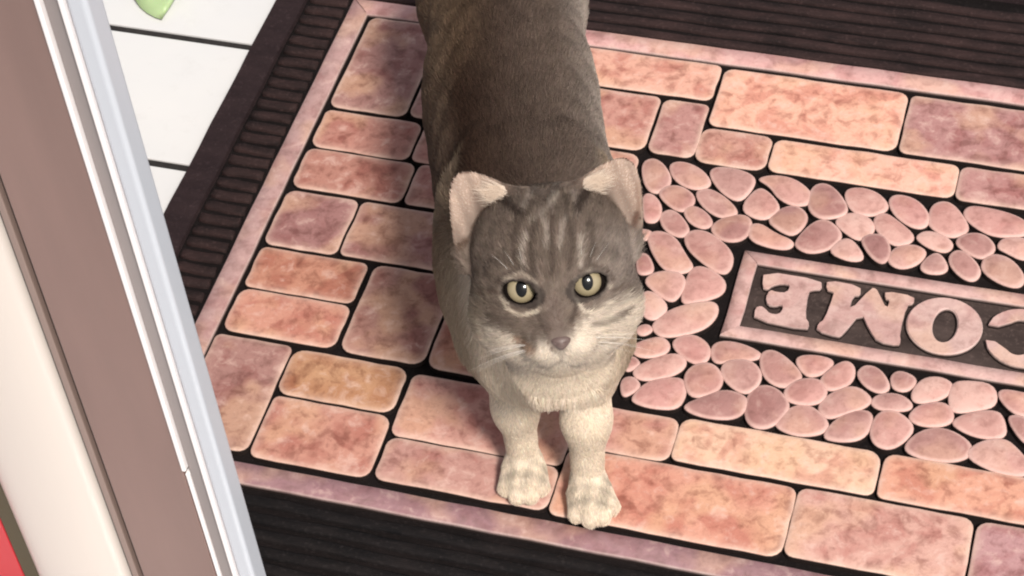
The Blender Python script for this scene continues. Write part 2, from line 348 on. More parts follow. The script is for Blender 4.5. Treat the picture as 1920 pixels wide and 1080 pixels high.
# pebbles
STONES = [[[-266.5,944.7],[-261.6,950.6],[-253.9,947.4],[-246.1,936.3],[-247.7,926.5],[-254.8,922.7],[-261.7,929.9]],
[[-249.1,946.8],[-242.2,951.4],[-229.9,947.6],[-221.5,938.3],[-224.1,932.2],[-232.7,930.4],[-243.0,935.4]],
[[-222.5,947.6],[-217.1,951.6],[-204.5,951.3],[-195.7,946.9],[-195.9,937.4],[-200.8,926.3],[-211.4,931.0],[-219.7,940.2]],
[[-192.1,946.0],[-183.0,951.1],[-170.6,950.5],[-159.4,942.0],[-158.7,932.8],[-167.5,929.4],[-177.2,933.6],[-183.3,941.6]],
[[-191.6,938.3],[-184.6,936.7],[-175.2,926.3],[-177.4,918.1],[-185.3,913.4],[-197.8,920.0]],
[[-158.4,945.3],[-151.6,950.6],[-142.9,945.4],[-134.6,933.3],[-137.2,926.7],[-148.4,922.0],[-157.3,928.5]],
[[-259.8,917.7],[-254.2,920.4],[-245.8,911.3],[-245.6,899.1],[-251.9,897.0],[-255.3,901.6]],
[[-250.3,922.8],[-246.1,929.2],[-237.2,930.3],[-227.6,922.9],[-229.7,912.4],[-236.0,910.3],[-245.2,916.1]],
[[-227.6,927.6],[-220.7,932.2],[-209.3,926.8],[-200.1,917.9],[-202.7,912.0],[-211.4,910.9],[-222.0,917.9]],
[[-232.2,911.1],[-227.2,916.0],[-218.5,912.5],[-212.2,904.6],[-216.4,898.4],[-226.1,901.7]],
[[-245.6,903.7],[-240.4,910.2],[-232.8,906.4],[-224.7,895.9],[-228.7,889.0],[-239.6,892.7]],
[[-211.9,903.2],[-204.0,912.5],[-193.3,914.8],[-188.8,906.6],[-191.4,895.5],[-200.5,892.0],[-209.2,896.2]],
[[-180.0,914.6],[-171.4,927.1],[-162.8,928.1],[-156.2,919.6],[-161.5,904.9],[-170.8,907.4]],
[[-189.3,906.5],[-183.4,910.0],[-173.3,903.8],[-161.7,900.3],[-163.5,893.2],[-174.3,892.4],[-186.5,895.8]],
[[-159.6,900.8],[-152.0,918.2],[-143.8,920.7],[-133.7,910.8],[-138.6,899.3],[-148.3,893.5],[-156.3,895.5]],
[[-257.1,890.5],[-247.6,891.0],[-245.9,886.1],[-249.2,881.6],[-255.3,883.3]],
[[-225.5,889.7],[-220.3,896.1],[-210.0,894.5],[-196.6,883.9],[-194.6,872.5],[-198.1,865.9],[-209.0,870.9],[-221.1,880.1]],
[[-248.1,885.3],[-241.9,890.2],[-231.7,887.0],[-223.8,876.0],[-216.3,867.0],[-222.9,861.1],[-232.3,861.7],[-241.5,872.2]],
[[-251.3,868.3],[-245.3,871.4],[-237.6,858.8],[-242.5,854.2],[-247.9,854.8]],
[[-241.2,849.2],[-236.6,857.3],[-224.1,860.3],[-218.0,854.3],[-218.8,843.6],[-222.4,836.8],[-232.9,842.3]],
[[-216.8,854.5],[-216.0,865.3],[-208.6,867.7],[-195.9,860.8],[-194.3,850.7],[-201.9,843.9],[-216.0,837.3]],
[[-139.1,896.2],[-132.7,908.0],[-126.1,907.9],[-116.8,895.1],[-125.2,891.1]],
[[-122.2,910.3],[-115.6,915.4],[-107.9,914.8],[-102.8,904.0],[-105.2,893.2],[-113.5,897.3]],
[[-102.6,902.6],[-98.4,909.4],[-89.2,912.1],[-82.1,907.7],[-85.7,897.4],[-94.4,891.9],[-101.9,895.4]],
[[-139.5,921.6],[-133.4,929.8],[-122.5,929.8],[-115.7,922.2],[-118.3,912.6],[-124.3,909.8],[-132.8,914.8]],
[[-137.7,948.3],[-129.2,952.3],[-118.1,949.6],[-110.5,940.1],[-116.4,932.5],[-126.5,930.3],[-134.3,936.9]],
[[-116.7,928.0],[-111.3,934.5],[-101.5,928.2],[-91.5,919.8],[-94.6,912.5],[-102.8,910.0],[-112.8,918.3]],
[[-110.3,944.6],[-106.4,950.8],[-94.1,948.8],[-85.2,937.7],[-86.5,928.4],[-93.7,926.8],[-104.6,933.6]],
[[-84.3,934.9],[-83.9,946.4],[-77.0,950.9],[-70.0,947.0],[-61.0,933.8],[-63.8,927.2],[-71.7,923.3],[-82.3,929.3]],
[[-88.9,920.4],[-83.8,925.2],[-73.9,923.6],[-67.6,917.5],[-70.7,910.2],[-79.4,911.3],[-87.7,916.2]],
[[-83.9,896.3],[-78.7,907.0],[-73.6,908.1],[-67.4,898.5],[-70.2,892.8],[-79.5,891.5]],
[[-63.3,942.4],[-61.7,949.5],[-53.2,950.6],[-36.9,948.7],[-26.5,942.6],[-26.5,934.4],[-43.8,929.3],[-56.3,934.8]],
[[-65.8,919.4],[-61.6,927.0],[-51.2,929.2],[-43.2,921.2],[-44.8,913.5],[-50.5,909.4],[-59.5,913.3]],
[[-67.9,905.6],[-64.7,912.2],[-58.2,911.4],[-48.8,901.0],[-50.1,892.1],[-56.2,890.8],[-64.6,897.6]],
[[-47.1,899.9],[-47.3,909.3],[-41.7,914.2],[-31.9,911.9],[-23.2,900.8],[-25.1,891.8],[-35.5,892.4]],
[[-41.0,920.2],[-39.3,927.3],[-32.3,930.2],[-22.8,930.0],[-20.9,915.8],[-26.9,913.7],[-34.8,917.2]],
[[-240.3,840.7],[-232.7,840.9],[-223.6,832.8],[-225.3,823.9],[-232.0,820.3],[-239.0,826.6]],
[[-227.4,819.2],[-220.4,830.7],[-207.1,838.6],[-197.8,840.6],[-194.8,832.0],[-198.8,821.3],[-209.0,814.1],[-219.9,810.3],[-225.6,814.0]],
[[-237.0,814.3],[-231.2,817.0],[-227.3,812.2],[-232.0,807.0],[-236.7,808.7]],
[[-235.9,799.1],[-229.3,804.8],[-221.6,808.6],[-215.6,803.6],[-216.5,796.5],[-226.0,791.6],[-233.8,792.7]],
[[-213.5,804.1],[-211.4,810.8],[-202.5,814.2],[-193.3,808.6],[-191.2,799.4],[-195.7,793.6],[-204.8,796.3]],
[[-230.9,781.0],[-225.4,789.0],[-214.5,797.0],[-207.1,797.2],[-203.6,791.1],[-207.1,783.6],[-218.2,777.0],[-226.4,775.9]],
[[-190.4,805.0],[-188.3,812.4],[-177.0,814.2],[-162.9,809.7],[-164.3,804.0],[-177.2,800.4],[-185.8,796.5]],
[[-201.1,784.9],[-196.5,792.7],[-187.5,794.7],[-179.7,785.6],[-181.9,774.4],[-193.2,769.2],[-199.0,775.9]],
[[-181.6,791.9],[-179.1,799.3],[-167.0,802.0],[-159.1,794.2],[-159.9,783.3],[-166.0,777.9],[-176.6,783.6]],
[[-161.8,807.2],[-156.6,812.5],[-147.5,809.0],[-136.7,799.2],[-138.2,793.5],[-145.2,787.2],[-156.6,792.1]],
[[-226.6,761.7],[-221.6,773.6],[-211.3,779.2],[-202.0,779.9],[-199.0,769.2],[-201.4,759.4],[-213.4,757.3],[-223.1,758.5]],
[[-195.7,762.0],[-188.0,769.0],[-177.4,777.4],[-165.5,775.4],[-162.9,768.0],[-167.1,759.2],[-178.9,756.5],[-190.6,757.8]],
[[-162.4,768.1],[-161.4,780.3],[-155.2,785.7],[-146.5,783.6],[-139.0,774.7],[-141.7,764.9],[-148.2,756.9],[-157.5,757.4]],
[[-141.3,809.0],[-137.9,813.2],[-127.8,814.8],[-120.1,812.4],[-123.6,803.5],[-130.9,798.5],[-136.7,801.9]],
[[-143.1,784.4],[-138.2,793.5],[-127.6,797.2],[-120.9,792.0],[-120.7,782.7],[-127.9,777.8],[-139.2,777.9]],
[[-125.1,797.8],[-119.4,808.5],[-113.2,813.9],[-107.7,809.7],[-107.3,799.0],[-115.2,791.9],[-121.4,791.9]],
[[-143.1,761.9],[-137.3,773.7],[-127.9,777.8],[-115.4,768.2],[-117.3,760.0],[-128.6,755.5],[-139.2,757.6]],
[[-121.2,780.0],[-116.7,788.9],[-105.9,796.7],[-95.0,789.8],[-97.3,782.7],[-106.3,776.8],[-114.4,771.0],[-120.2,774.9]],
[[-237.3,772.8],[-230.9,776.9],[-224.8,771.5],[-227.0,765.6],[-233.1,760.2]],
[[-239.9,787.2],[-234.6,791.8],[-229.4,788.1],[-229.5,784.0],[-235.6,778.6]],
[[-115.4,757.8],[-111.2,770.4],[-102.6,778.9],[-93.8,780.2],[-91.4,772.3],[-94.4,761.3],[-104.7,757.0]],
[[-90.7,768.6],[-87.8,780.9],[-79.2,783.5],[-67.8,775.0],[-71.9,763.8],[-78.7,757.2],[-87.0,759.1]],
[[-94.0,787.4],[-90.1,794.2],[-79.4,796.6],[-71.4,791.1],[-73.5,785.4],[-88.2,782.8]],
[[-71.1,783.4],[-66.5,791.6],[-54.2,796.3],[-48.0,788.6],[-49.8,781.0],[-60.2,777.4],[-68.4,778.8]],
[[-105.4,806.0],[-101.7,813.3],[-92.9,812.0],[-85.4,800.8],[-89.9,795.0],[-99.0,797.8]],
[[-86.7,808.6],[-82.2,814.4],[-71.1,810.4],[-74.9,800.0],[-83.4,799.7]],
[[-72.5,800.5],[-68.1,811.1],[-58.8,814.0],[-51.5,810.0],[-53.3,801.6],[-61.9,794.9],[-70.2,793.8]],
[[-51.3,800.5],[-50.9,810.1],[-45.4,813.7],[-29.9,814.8],[-26.2,801.3],[-35.5,795.3],[-48.0,790.9]],
[[-24.9,808.1],[-23.5,812.4],[-15.6,812.9],[-7.5,812.0],[-5.5,796.8],[-13.4,797.0],[-20.0,801.4]],
[[-47.2,783.5],[-38.5,792.0],[-25.2,796.3],[-20.5,790.8],[-18.0,779.8],[-28.3,776.2],[-39.5,778.2]],
[[-69.2,759.3],[-65.8,769.0],[-58.0,776.0],[-48.2,776.9],[-36.4,770.6],[-36.0,761.8],[-45.0,756.0],[-59.6,755.2]],
[[-36.0,761.8],[-29.7,772.1],[-17.7,777.4],[-8.9,770.5],[-2.0,762.0],[-4.0,755.3],[-19.4,754.3]],
[[-18.3,792.6],[-13.3,795.7],[-6.2,794.1],[-3.9,776.7],[-10.2,780.3]]]
cent = lambda p: (sum(a for a, _ in p)/len(p), sum(b for _, b in p)/len(p))
base = [(cent(s), s) for s in STONES]; allst = list(base)
for (cx, cy), s in base:
    if cx < -30:
        mc = (2*AX-cx, cy)
        if all(math.hypot(mc[0]-c[0], mc[1]-c[1]) > 17 for c, _ in allst): allst.append((mc, [(2*AX-a, b) for a, b in s]))
for (cx, cy), s in allst:
    o_ = chaikin([(cx/1e3+(a-cx)/1e3*1.185, cy/1e3+(b-cy)/1e3*1.185) for a, b in s], 2)
    if area(o_) < 0: o_ = o_[::-1]
    rm = math.sqrt(abs(area(o_))/math.pi)
    def sh(d, o_=o_, rm=rm, c=(cx/1e3, cy/1e3)): return [(c[0]+(x-c[0])*(1-d/rm), c[1]+(y-c[1])*(1-d/rm)) for x, y in o_]
    h = random.uniform(-0.0004, 0.0005)
    me = pad_mesh(o_, ZB-0.001, [(0.0001, h-0.0014, 2.0), (0.0003, h-0.0009, 1.25), (0.0006, h-0.0004, 1.0), (0.0013, h-0.0000, 0.9), (0.0030, h+0.0005, 0.15)], 0.0009, sh)
    q = random.random(); c0 = (0.48, 0.26, 0.225); c1 = random.choice([(0.28, 0.135, 0.125), (0.58, 0.36, 0.31), (0.36, 0.20, 0.18), (0.48, 0.245, 0.22)])
    part('pebble', me, M_STONE, [a*(1-q)+b_*q for a, b_ in zip(c0, c1)])
# welcome panel: sunken well, frame, raised letters that read from the far side of the mat
WX0, WX1, WY0, WY1 = -0.1888, 0.1488, 0.8180, 0.8872
bm = bmesh.new(); box(bm, WX0+0.004, WX1-0.004, WY0+0.004, WY1-0.004, ZB-0.0010, ZB+0.0007); me = bpy.data.meshes.new('well'); bm.to_mesh(me); bm.free()
part('letter_well', me, M_WELL)
frame_strips('panel_frame', WX0, WX1, WY0, WY1, 0.0105, [(0.48, 0.29, 0.265)]*4, 0.0100)
LC = (0.50, 0.32, 0.29)
E_ = [[-173.9,872.6],[-138.9,872.6],[-137.0,865.3],[-142.1,864.2],[-144.6,862.2],[-142.6,842.0],[-139.1,837.9],[-139.6,832.2],[-171.7,834.0],[-173.0,842.5],[-169.8,845.3],[-166.2,843.2],[-163.5,840.3],[-158.2,840.7],[-156.6,846.0],[-158.3,848.8],[-161.5,846.4],[-166.3,846.5],[-168.6,852.0],[-167.3,858.7],[-162.7,857.6],[-157.0,858.5],[-156.1,864.8],[-161.1,865.2],[-166.4,862.3],[-168.3,858.5],[-172.2,859.1]]
M_ = [[-135.7,873.5],[-115.2,872.9],[-114.1,865.3],[-118.3,864.7],[-118.5,851.8],[-109.1,872.8],[-105.9,872.8],[-103.4,869.0],[-97.3,858.3],[-96.8,865.5],[-100.0,866.2],[-100.6,872.2],[-83.1,871.7],[-82.6,865.7],[-86.4,864.2],[-86.8,841.7],[-85.2,835.8],[-85.9,832.2],[-98.4,832.5],[-104.4,839.9],[-111.4,852.8],[-118.8,833.3],[-121.5,831.0],[-134.5,833.3],[-134.4,838.9],[-131.5,842.3],[-129.8,862.6],[-130.5,864.9],[-134.9,865.8]]
def letter(polys):
    """outline with optional hole given as ring of equal point counts"""
    bm = bmesh.new(); z1 = -0.0002
    if len(polys) == 1:
        p = polys[0]
        if area(p) < 0: p = p[::-1]
        q = p
        lo = [bm.verts.new((x, y, ZB)) for x, y in p]; hi = [bm.verts.new((x, y, z1-0.0009)) for x, y in p]
        ip = inset(p, 0.0003); tp = [bm.verts.new((x, y, z1)) for x, y in ip]
        n = len(p)
        for A, B in ((lo, hi), (hi, tp)):
            for i in range(n): bm.faces.new((A[i], A[(i+1) % n], B[(i+1) % n], B[i]))
        for tri in tessellate_polygon([[Vector((x, y, 0)) for x, y in ip]]):
            try: bm.faces.new([tp[i] for i in tri])
            except ValueError: pass
    else:
        o_, i_ = polys; n = len(o_)
        rings = [[bm.verts.new((x, y, ZB)) for x, y in o_], [bm.verts.new((x, y, z1-0.0009)) for x, y in o_], [bm.verts.new((x, y, z1)) for x, y in inset(o_, 0.0008)],
                 [bm.verts.new((x, y, z1)) for x, y in inset(i_, -0.0008)], [bm.verts.new((x, y, z1-0.0009)) for x, y in i_], [bm.verts.new((x, y, ZB)) for x, y in i_]]
        for a in range(5):
            for i in range(n): bm.faces.new((rings[a][i], rings[a][(i+1) % n], rings[a+1][(i+1) % n], rings[a+1][i]))
    bmesh.ops.recalc_face_normals(bm, faces=bm.faces)
    me = bpy.data.meshes.new('letter'); bm.to_mesh(me); bm.free()
    a = me.attributes.new('rim', 'FLOAT', 'POINT'); a.data.foreach_set('value', [2.0 if v.co.z < -0.0025 else (1.15 if v.co.z < -0.0007 else 0.3) for v in me.vertices]); return me
mm = lambda p: [(a/1e3, b/1e3) for a, b in p]
part('letter_e', letter([chaikin(mm(E_), 1)]), M_STRIP, LC)
part('letter_m', letter([chaikin(mm(M_), 1)]), M_STRIP, LC)
ell = lambda cx, cy, rx, ry, n=40: [(cx+rx*math.cos(2*math.pi*i/n), cy+ry*math.sin(2*math.pi*i/n)) for i in range(n)]
part('letter_o', letter([ell(-0.0627, 0.8530, 0.0221, 0.0219), ell(-0.0624, 0.8532, 0.0070, 0.0128)]), M_STRIP, LC)
# C, opening to the left because the word is upside down for the viewer
cc = (-0.0175, 0.8532); p = []
for i in range(33): a = math.radians(148-296*i/32); p.append((cc[0]+0.0222*math.cos(a), cc[1]+0.0221*math.sin(a)))
p += [(cc[0]-0.0205, cc[1]-0.0062), (cc[0]-0.0150, cc[1]-0.0060)]
for i in range(25): a = math.radians(-128+256*i/24); p.append((cc[0]-0.0020+0.0092*math.cos(a), cc[1]+0.0135*math.sin(a)))
p += [(cc[0]-0.0150, cc[1]+0.0060), (cc[0]-0.0205, cc[1]+0.0062)]
part('letter_c', letter([p]), M_STRIP, LC)
def rot(pts, cx): return [(cx-x, 0.8528-y) for x, y in pts]
L_ = [(-0.016, 0.0205), (0.004, 0.0205), (0.004, 0.0155), (0, 0.0145), (0, -0.0135), (0.007, -0.0125), (0.010, -0.006), (0.0145, -0.006), (0.0145, -0.0205), (-0.016, -0.0205), (-0.016, -0.0155), (-0.0115, -0.0145), (-0.0115, 0.0145), (-0.016, 0.0155)]
part('letter_l', letter([rot(L_, 0.0255)]), M_STRIP, LC)
ex = [(2*-0.1555-a/1e3, b/1e3) for a, b in E_]
part('letter_e', letter([chaikin([(a/1e3+0.1555+0.064, b/1e3) for a, b in E_], 1)]), M_STRIP, LC)
W_ = [(-0.0275, 0.0205), (-0.0085, 0.0205), (-0.0085, 0.0155), (-0.0120, 0.0150), (-0.0085, -0.002), (-0.001, 0.0165), (0.004, 0.0165), (0.0095, -0.002), (0.0135, 0.0150), (0.0095, 0.0155), (0.0095, 0.0205), (0.0275, 0.0205), (0.0275, 0.0155), (0.0230, 0.0150), (0.0120, -0.0205), (0.0070, -0.0205), (0.0010, -0.0060), (-0.0060, -0.0205), (-0.0110, -0.0205), (-0.0235, 0.0150), (-0.0275, 0.0155)]
part('letter_w', letter([rot(W_, 0.1105)]), M_STRIP, LC)

# ------------------------------------------------------------------ door jamb and door leaf on the near left, standing on the floor
Z0, Z1 = FLOOR_Z, 2.1
jamb = empty('door_post', (-0.39, 0.56, FLOOR_Z), label='white and brown aluminium door frame post beside the doormat', category='door post', kind='thing')
leaf_ = empty('door', (-0.55, 0.56, FLOOR_Z), label='white door edge with red film at the lower left corner', category='door', kind='thing')
def bar(name, root, x0, x1, y0, y1, m_, z0=Z0, z1=Z1, bev=0.0015, **props):
    bm = bmesh.new(); box(bm, x0, x1, y0, y1, z0, z1)
    es = [e for e in bm.edges if abs(e.verts[0].co.z-e.verts[1].co.z) > 0.01]
    bmesh.ops.bevel(bm, geom=es, offset=bev, segments=4, affect='EDGES', profile=0.5)
    bmesh.ops.translate(bm, vec=-root.location, verts=bm.verts)
    o = from_bm(name, bm, m_, root, False, **props)
    for f in o.data.polygons: f.use_smooth = False
    return o
Y = 0.545
bar('front_post', jamb, -0.3750, -0.3661, Y, Y+0.0130, M_ALU, bev=0.0022)
bar('post_bead', jamb, -0.3772, -0.3752, Y-0.0015, Y+0.012, M_ALU_W, bev=0.0006)
bar('channel', jamb, -0.3856, -0.3774, Y+0.002, Y+0.012, M_ALU_G, bev=0.0005)
bar('glazing_bead', jamb, -0.3880, -0.3857, Y-0.001, Y+0.012, M_ALU_W, z0=0.1665, bev=0.0009)
bar('glazing_bead', jamb, -0.3876, -0.3855, Y+0.0004, Y+0.012, M_ALU_W, z1=0.1615, bev=0.0009)
bar('brown_panel', jamb, -0.4320, -0.3885, Y+0.0012, Y+0.012, M_BROWN, bev=0.0008)
bar('gasket', leaf_, -0.4352, -0.4324, Y+0.005, Y+0.011, M_GASK, bev=0.0004)
bar('beige_trim', leaf_, -0.4390, -0.4354, Y+0.0015, Y+0.012, M_BEIGE, bev=0.0008)
bar('gasket', leaf_, -0.4412, -0.4392, Y+0.004, Y+0.011, M_GASK, bev=0.0004)
# rounded white stile
n = 14; vs = []; fs = []
for k in range(n+1):
    a = math.pi*k/n; x = -0.4712-0.0298*math.cos(a); yy = Y+0.010-0.0150*math.sin(a)**0.8
    vs += [(x, yy, Z0), (x, yy, Z1)]
for k in range(n): fs.append((2*k, 2*k+2, 2*k+3, 2*k+1))
fs.append((0, 1, 2*n+1, 2*n))
me = bpy.data.meshes.new('stile'); me.from_pydata([(x+0.55, y-0.56, z-FLOOR_Z) for x, y, z in vs], [], fs); me.shade_smooth()
link('rounded_stile', me, M_STILE, leaf_)
bar('olive_seal', leaf_, -0.5113, -0.5014, Y+0.006, Y+0.012, M_OLIVE, bev=0.001)
bar('red_film', leaf_, -0.80, -0.5117, Y+0.006, Y+0.011, M_RED, bev=0.0006)

# ------------------------------------------------------------------ green leaf tip on the tiles
LO = [(-0.6316, 1.0116), (-0.6373, 1.0127), (-0.6446, 1.0158), (-0.6518, 1.0205), (-0.6578, 1.0261), (-0.662, 1.0333), (-0.6676, 1.0523), (-0.6694, 1.0754), (-0.6659, 1.097), (-0.6577, 1.1106), (-0.6476, 1.0796), (-0.6412, 1.0517), (-0.6363, 1.0298), (-0.6339, 1.019)]
lx = -0.628; ly = 1.03; vs = []; fs = []; nL = len(LO)
for f in (1.0, 0.66, 0.33, 0.0):
    for x, y in LO:
        cx_, cy_ = -0.628, 1.045
        vs.append((cx_+(x-cx_)*f-lx, cy_+(y-cy_)*f-ly, 0.0012+0.006*(1-f)+max(0, y-1.02)*0.35))
for r_ in range(3):
    for i in range(nL): j = (i+1) % nL; fs.append((r_*nL+i, r_*nL+j, (r_+1)*nL+j, (r_+1)*nL+i))
me = bpy.data.meshes.new('leaf'); me.from_pydata(vs, [], fs); me.shade_smooth()
lf = link('fallen_leaf', me, M_LEAF, label='broad green leaf lying on the white tiles near the post', category='leaf')
lf.location = (lx+0.002, ly+0.010, FLOOR_Z+0.001)
sm = lf.modifiers.new('thickness', 'SOLIDIFY'); sm.thickness = 0.0008

# ================================================================== the cat
BX, BY, ANG = -0.25095472, 0.68387724, math.radians(20.15105)
cat = empty('cat', (BX, BY, 0.0), label='grey tabby cat with cream chest standing on the doormat, looking up', category='cat')
cat.rotation_euler = (0, 0, ANG)
# head frame: X right, FW forward towards the face, UP
EH = math.radians(39.0)
HX = np.array([1.0, 0, 0]); HF = np.array([0, -math.cos(EH), math.sin(EH)]); HU = np.array([0, math.sin(EH), math.cos(EH)])
EYE = np.array([0.0088, -0.026, 0.2035])                 # midpoint between the pupils
HM = np.stack([HX, HF, HU])                              # rows: head axes
def to_head(P): return ((P-EYE) @ HM.T)*100.0            # centimetres
def head_pt(x, f, u): return EYE+(HX*x+HF*f+HU*u)/100.0
# ---- implicit primitives
prims = []
def capsule(a, b, ra, rb, k=0.012, op='add'):
    a = np.array(a, float); b = np.array(b, float); ab = b-a; L2 = float(ab@ab)+1e-12
    def f(P):
        t_ = np.clip(((P-a)@ab)/L2, 0, 1); return np.linalg.norm(P-a-t_[..., None]*ab, axis=-1)-(ra+(rb-ra)*t_)
    R_ = max(ra, rb); prims.append((f, np.minimum(a, b)-R_, np.maximum(a, b)+R_, k, op))
def ellipsoid(c, r, M=None, k=0.012, op='add'):
    c = np.array(c, float); r = np.array(r, float); M = np.eye(3) if M is None else M
    def f(P):
        q = (P-c)@M.T; k0 = np.linalg.norm(q/r, axis=-1); k1 = np.linalg.norm(q/(r*r), axis=-1)+1e-9; return k0*(k0-1)/k1
    R_ = float(r.max()); prims.append((f, c-R_, c+R_, k, op))
def hell(x, f, u, r, k=0.8, op='add', M=None): ellipsoid(head_pt(x, f, u), np.array(r)/100, HM if M is None else M@HM, k/100, op)
def hcap(a, b, ra, rb, k=0.6, op='add'): capsule(head_pt(*a), head_pt(*b), ra/100, rb/100, k/100, op)
# torso
ellipsoid((0.000, 0.090, 0.134), (0.0480, 0.085, 0.053), k=0.02)
ellipsoid((0.004, 0.075, 0.150), (0.0425, 0.05, 0.036), k=0.02)
ellipsoid((-0.003, 0.175, 0.134), (0.0490, 0.095, 0.054), k=0.02)
ellipsoid((-0.002, 0.275, 0.130), (0.0500, 0.065, 0.054), k=0.02)
capsule((0, 0.06, 0.155), (0, 0.26, 0.150), 0.030, 0.030, k=0.02)
ellipsoid((-0.030, 0.055, 0.118), (0.019, 0.032, 0.040), k=0.018)
ellipsoid((0.030, 0.050, 0.118), (0.019, 0.032, 0.040), k=0.018)
for s in (-1, 1): ellipsoid((s*0.021, 0.078, 0.176), (0.010, 0.026, 0.013), k=0.012)
# neck and bib
capsule((0.004, 0.060, 0.145), (0.0085, 0.010, 0.178), 0.036, 0.034, k=0.02)
ellipsoid((0.003, 0.024, 0.122), (0.037, 0.032, 0.046), k=0.02)
ellipsoid((0.005, 0.013, 0.142), (0.038, 0.026, 0.030), k=0.018)
ellipsoid((0.005, 0.014, 0.117), (0.037, 0.029, 0.036), k=0.018)
# fore legs
capsule((-0.023, 0.030, 0.105), (-0.0175, 0.022, 0.055), 0.0145, 0.0098, k=0.016)
capsule((-0.0175, 0.022, 0.055), (-0.0165, 0.0195, 0.014), 0.0098, 0.0085, k=0.014)
capsule((0.0265, 0.024, 0.105), (0.0200, 0.008, 0.055), 0.0150, 0.0102, k=0.016)
capsule((0.0200, 0.008, 0.055), (0.0178, 0.0015, 0.014), 0.0102, 0.0087, k=0.014)
def paw(x, y, yaw, s=1.0):
    ca, sa = math.cos(yaw), math.sin(yaw)
    W_ = lambda u, v, z: (x+u*ca-v*sa, y+u*sa+v*ca, z)
    ellipsoid(W_(0, 0, 0.0098*s), (0.0130*s, 0.0170*s, 0.0098*s), k=0.006)
    for i, (u, v) in enumerate(((-0.0098, -0.0085), (-0.0036, -0.0140), (0.0036, -0.0140), (0.0098, -0.0085))):
        capsule(W_(u*0.8*s, (v+0.011)*s, 0.011*s), W_(u*s, v*s, 0.0066*s), 0.0052*s, 0.0058*s, k=0.0018)
paw(-0.0172, 0.0120, math.radians(-6), 0.92); paw(0.0180, -0.0080, math.radians(8), 0.92)
# hind legs
for s in (-1, 1):
    ellipsoid((s*0.016, 0.278, 0.100), (0.021, 0.044, 0.046), k=0.018)
    capsule((s*0.020, 0.250, 0.085), (s*0.020, 0.290, 0.050), 0.018, 0.012, k=0.01)
    capsule((s*0.020, 0.290, 0.050), (s*0.019, 0.272, 0.014), 0.011, 0.0095, k=0.008)
    paw(s*0.018, 0.258, 0.0, 0.9)
# tail raised behind
tp = [(0, 0.325, 0.155), (-0.002, 0.36, 0.180), (-0.006, 0.385, 0.215), (-0.012, 0.395, 0.255), (-0.018, 0.39, 0.292)]
for i in range(4): capsule(tp[i], tp[i+1], 0.0125-i*0.001, 0.0115-i*0.001, k=0.008)
# skull
hell(0, -0.6, 1.15, (3.85, 3.7, 3.8), 0.8)
hell(-1.4, -0.9, 2.6, (1.9, 1.9, 1.85), 1.0)
hell(1.4, -0.9, 2.6, (1.9, 1.9, 1.85), 1.0)
hell(0, 0.6, -0.4, (3.55, 2.9, 2.7), 1.0)
for s in (-1, 1):
    hell(s*2.10, -0.4, -1.15, (1.85, 2.1, 1.75), 1.0)
    hell(s*0.78, 2.88, -2.15, (0.95, 0.92, 0.74), 0.5)
    hell(s*1.50, 1.95, 1.45, (1.25, 0.75, 0.50), 0.6)
    hell(s*1.8, 1.7, -1.35, (1.0, 0.9, 0.7), 0.8)
hcap((0, 2.0, 1.4), (0, 3.20, -1.40), 1.0, 0.68, 0.8)
hell(0, 3.05, -1.75, (0.62, 0.95, 0.52), 0.4)
hell(0, 2.15, -2.62, (1.05, 0.90, 0.62), 0.7)
hell(0.05, 0.25, -2.15, (2.75, 2.0, 1.30), 1.2)
hcap((0, 0.6, -2.3), (0, -1.8, -3.4), 1.7, 2.6, 1.2)
# ears: curved tapering shells
EARS = []; EC = 25.0
def ear(bx, bf, bu, tip, open_, H, W0):
    base_ = head_pt(bx, bf, bu); tp_ = head_pt(*tip); z = tp_-base_; z /= np.linalg.norm(z)
    o_ = HX*open_[0]+HF*open_[1]+HU*open_[2]; o_ = o_-z*(o_@z); o_ /= np.linalg.norm(o_); x = np.cross(o_, z)
    M = np.stack([x, o_, z]); H, W0 = H/100, W0/100; EARS.append((base_, M, H, W0))
    def f(P):
        q = (P-base_)@M.T; zz = np.clip(q[..., 2]/H, -0.3, 1.2)
        wd = W0*np.sqrt(np.clip(1-np.clip(zz, 0, 1)**2.3, 1e-4, 1))*(1.05-0.45*np.clip(zz, 0, 1))
        ys = (q[..., 0]**2)*EC*(1-0.5*np.clip(zz, 0, 1))-0.0062*(1-zz*0.7)+0.001*0
        d1 = np.abs(q[..., 1]-ys)/np.sqrt(1+(2*EC*q[..., 0]*(1-0.5*np.clip(zz, 0, 1)))**2)-0.00125; d2 = np.abs(q[..., 0])-wd; d3 = q[..., 2]-H; d4 = -q[..., 2]-0.006
        d2 = np.maximum(np.maximum(d2*0.8, d3), d4)
        h_ = np.clip(0.5+0.5*(d1-d2)/0.0015, 0, 1); return d2+(d1-d2)*h_+0.0015*h_*(1-h_)
    prims.append((f, base_-0.05, base_+0.05, 0.007, 'add'))
ear(-2.40, -0.80, 2.95, (-3.95, -0.45, 5.75), (-0.10, 0.93, 0.1), 3.35, 2.2)
ear(2.40, -0.80, 2.95, (4.05, -0.45, 5.55), (0.14, 0.93, 0.1), 3.3, 2.2)
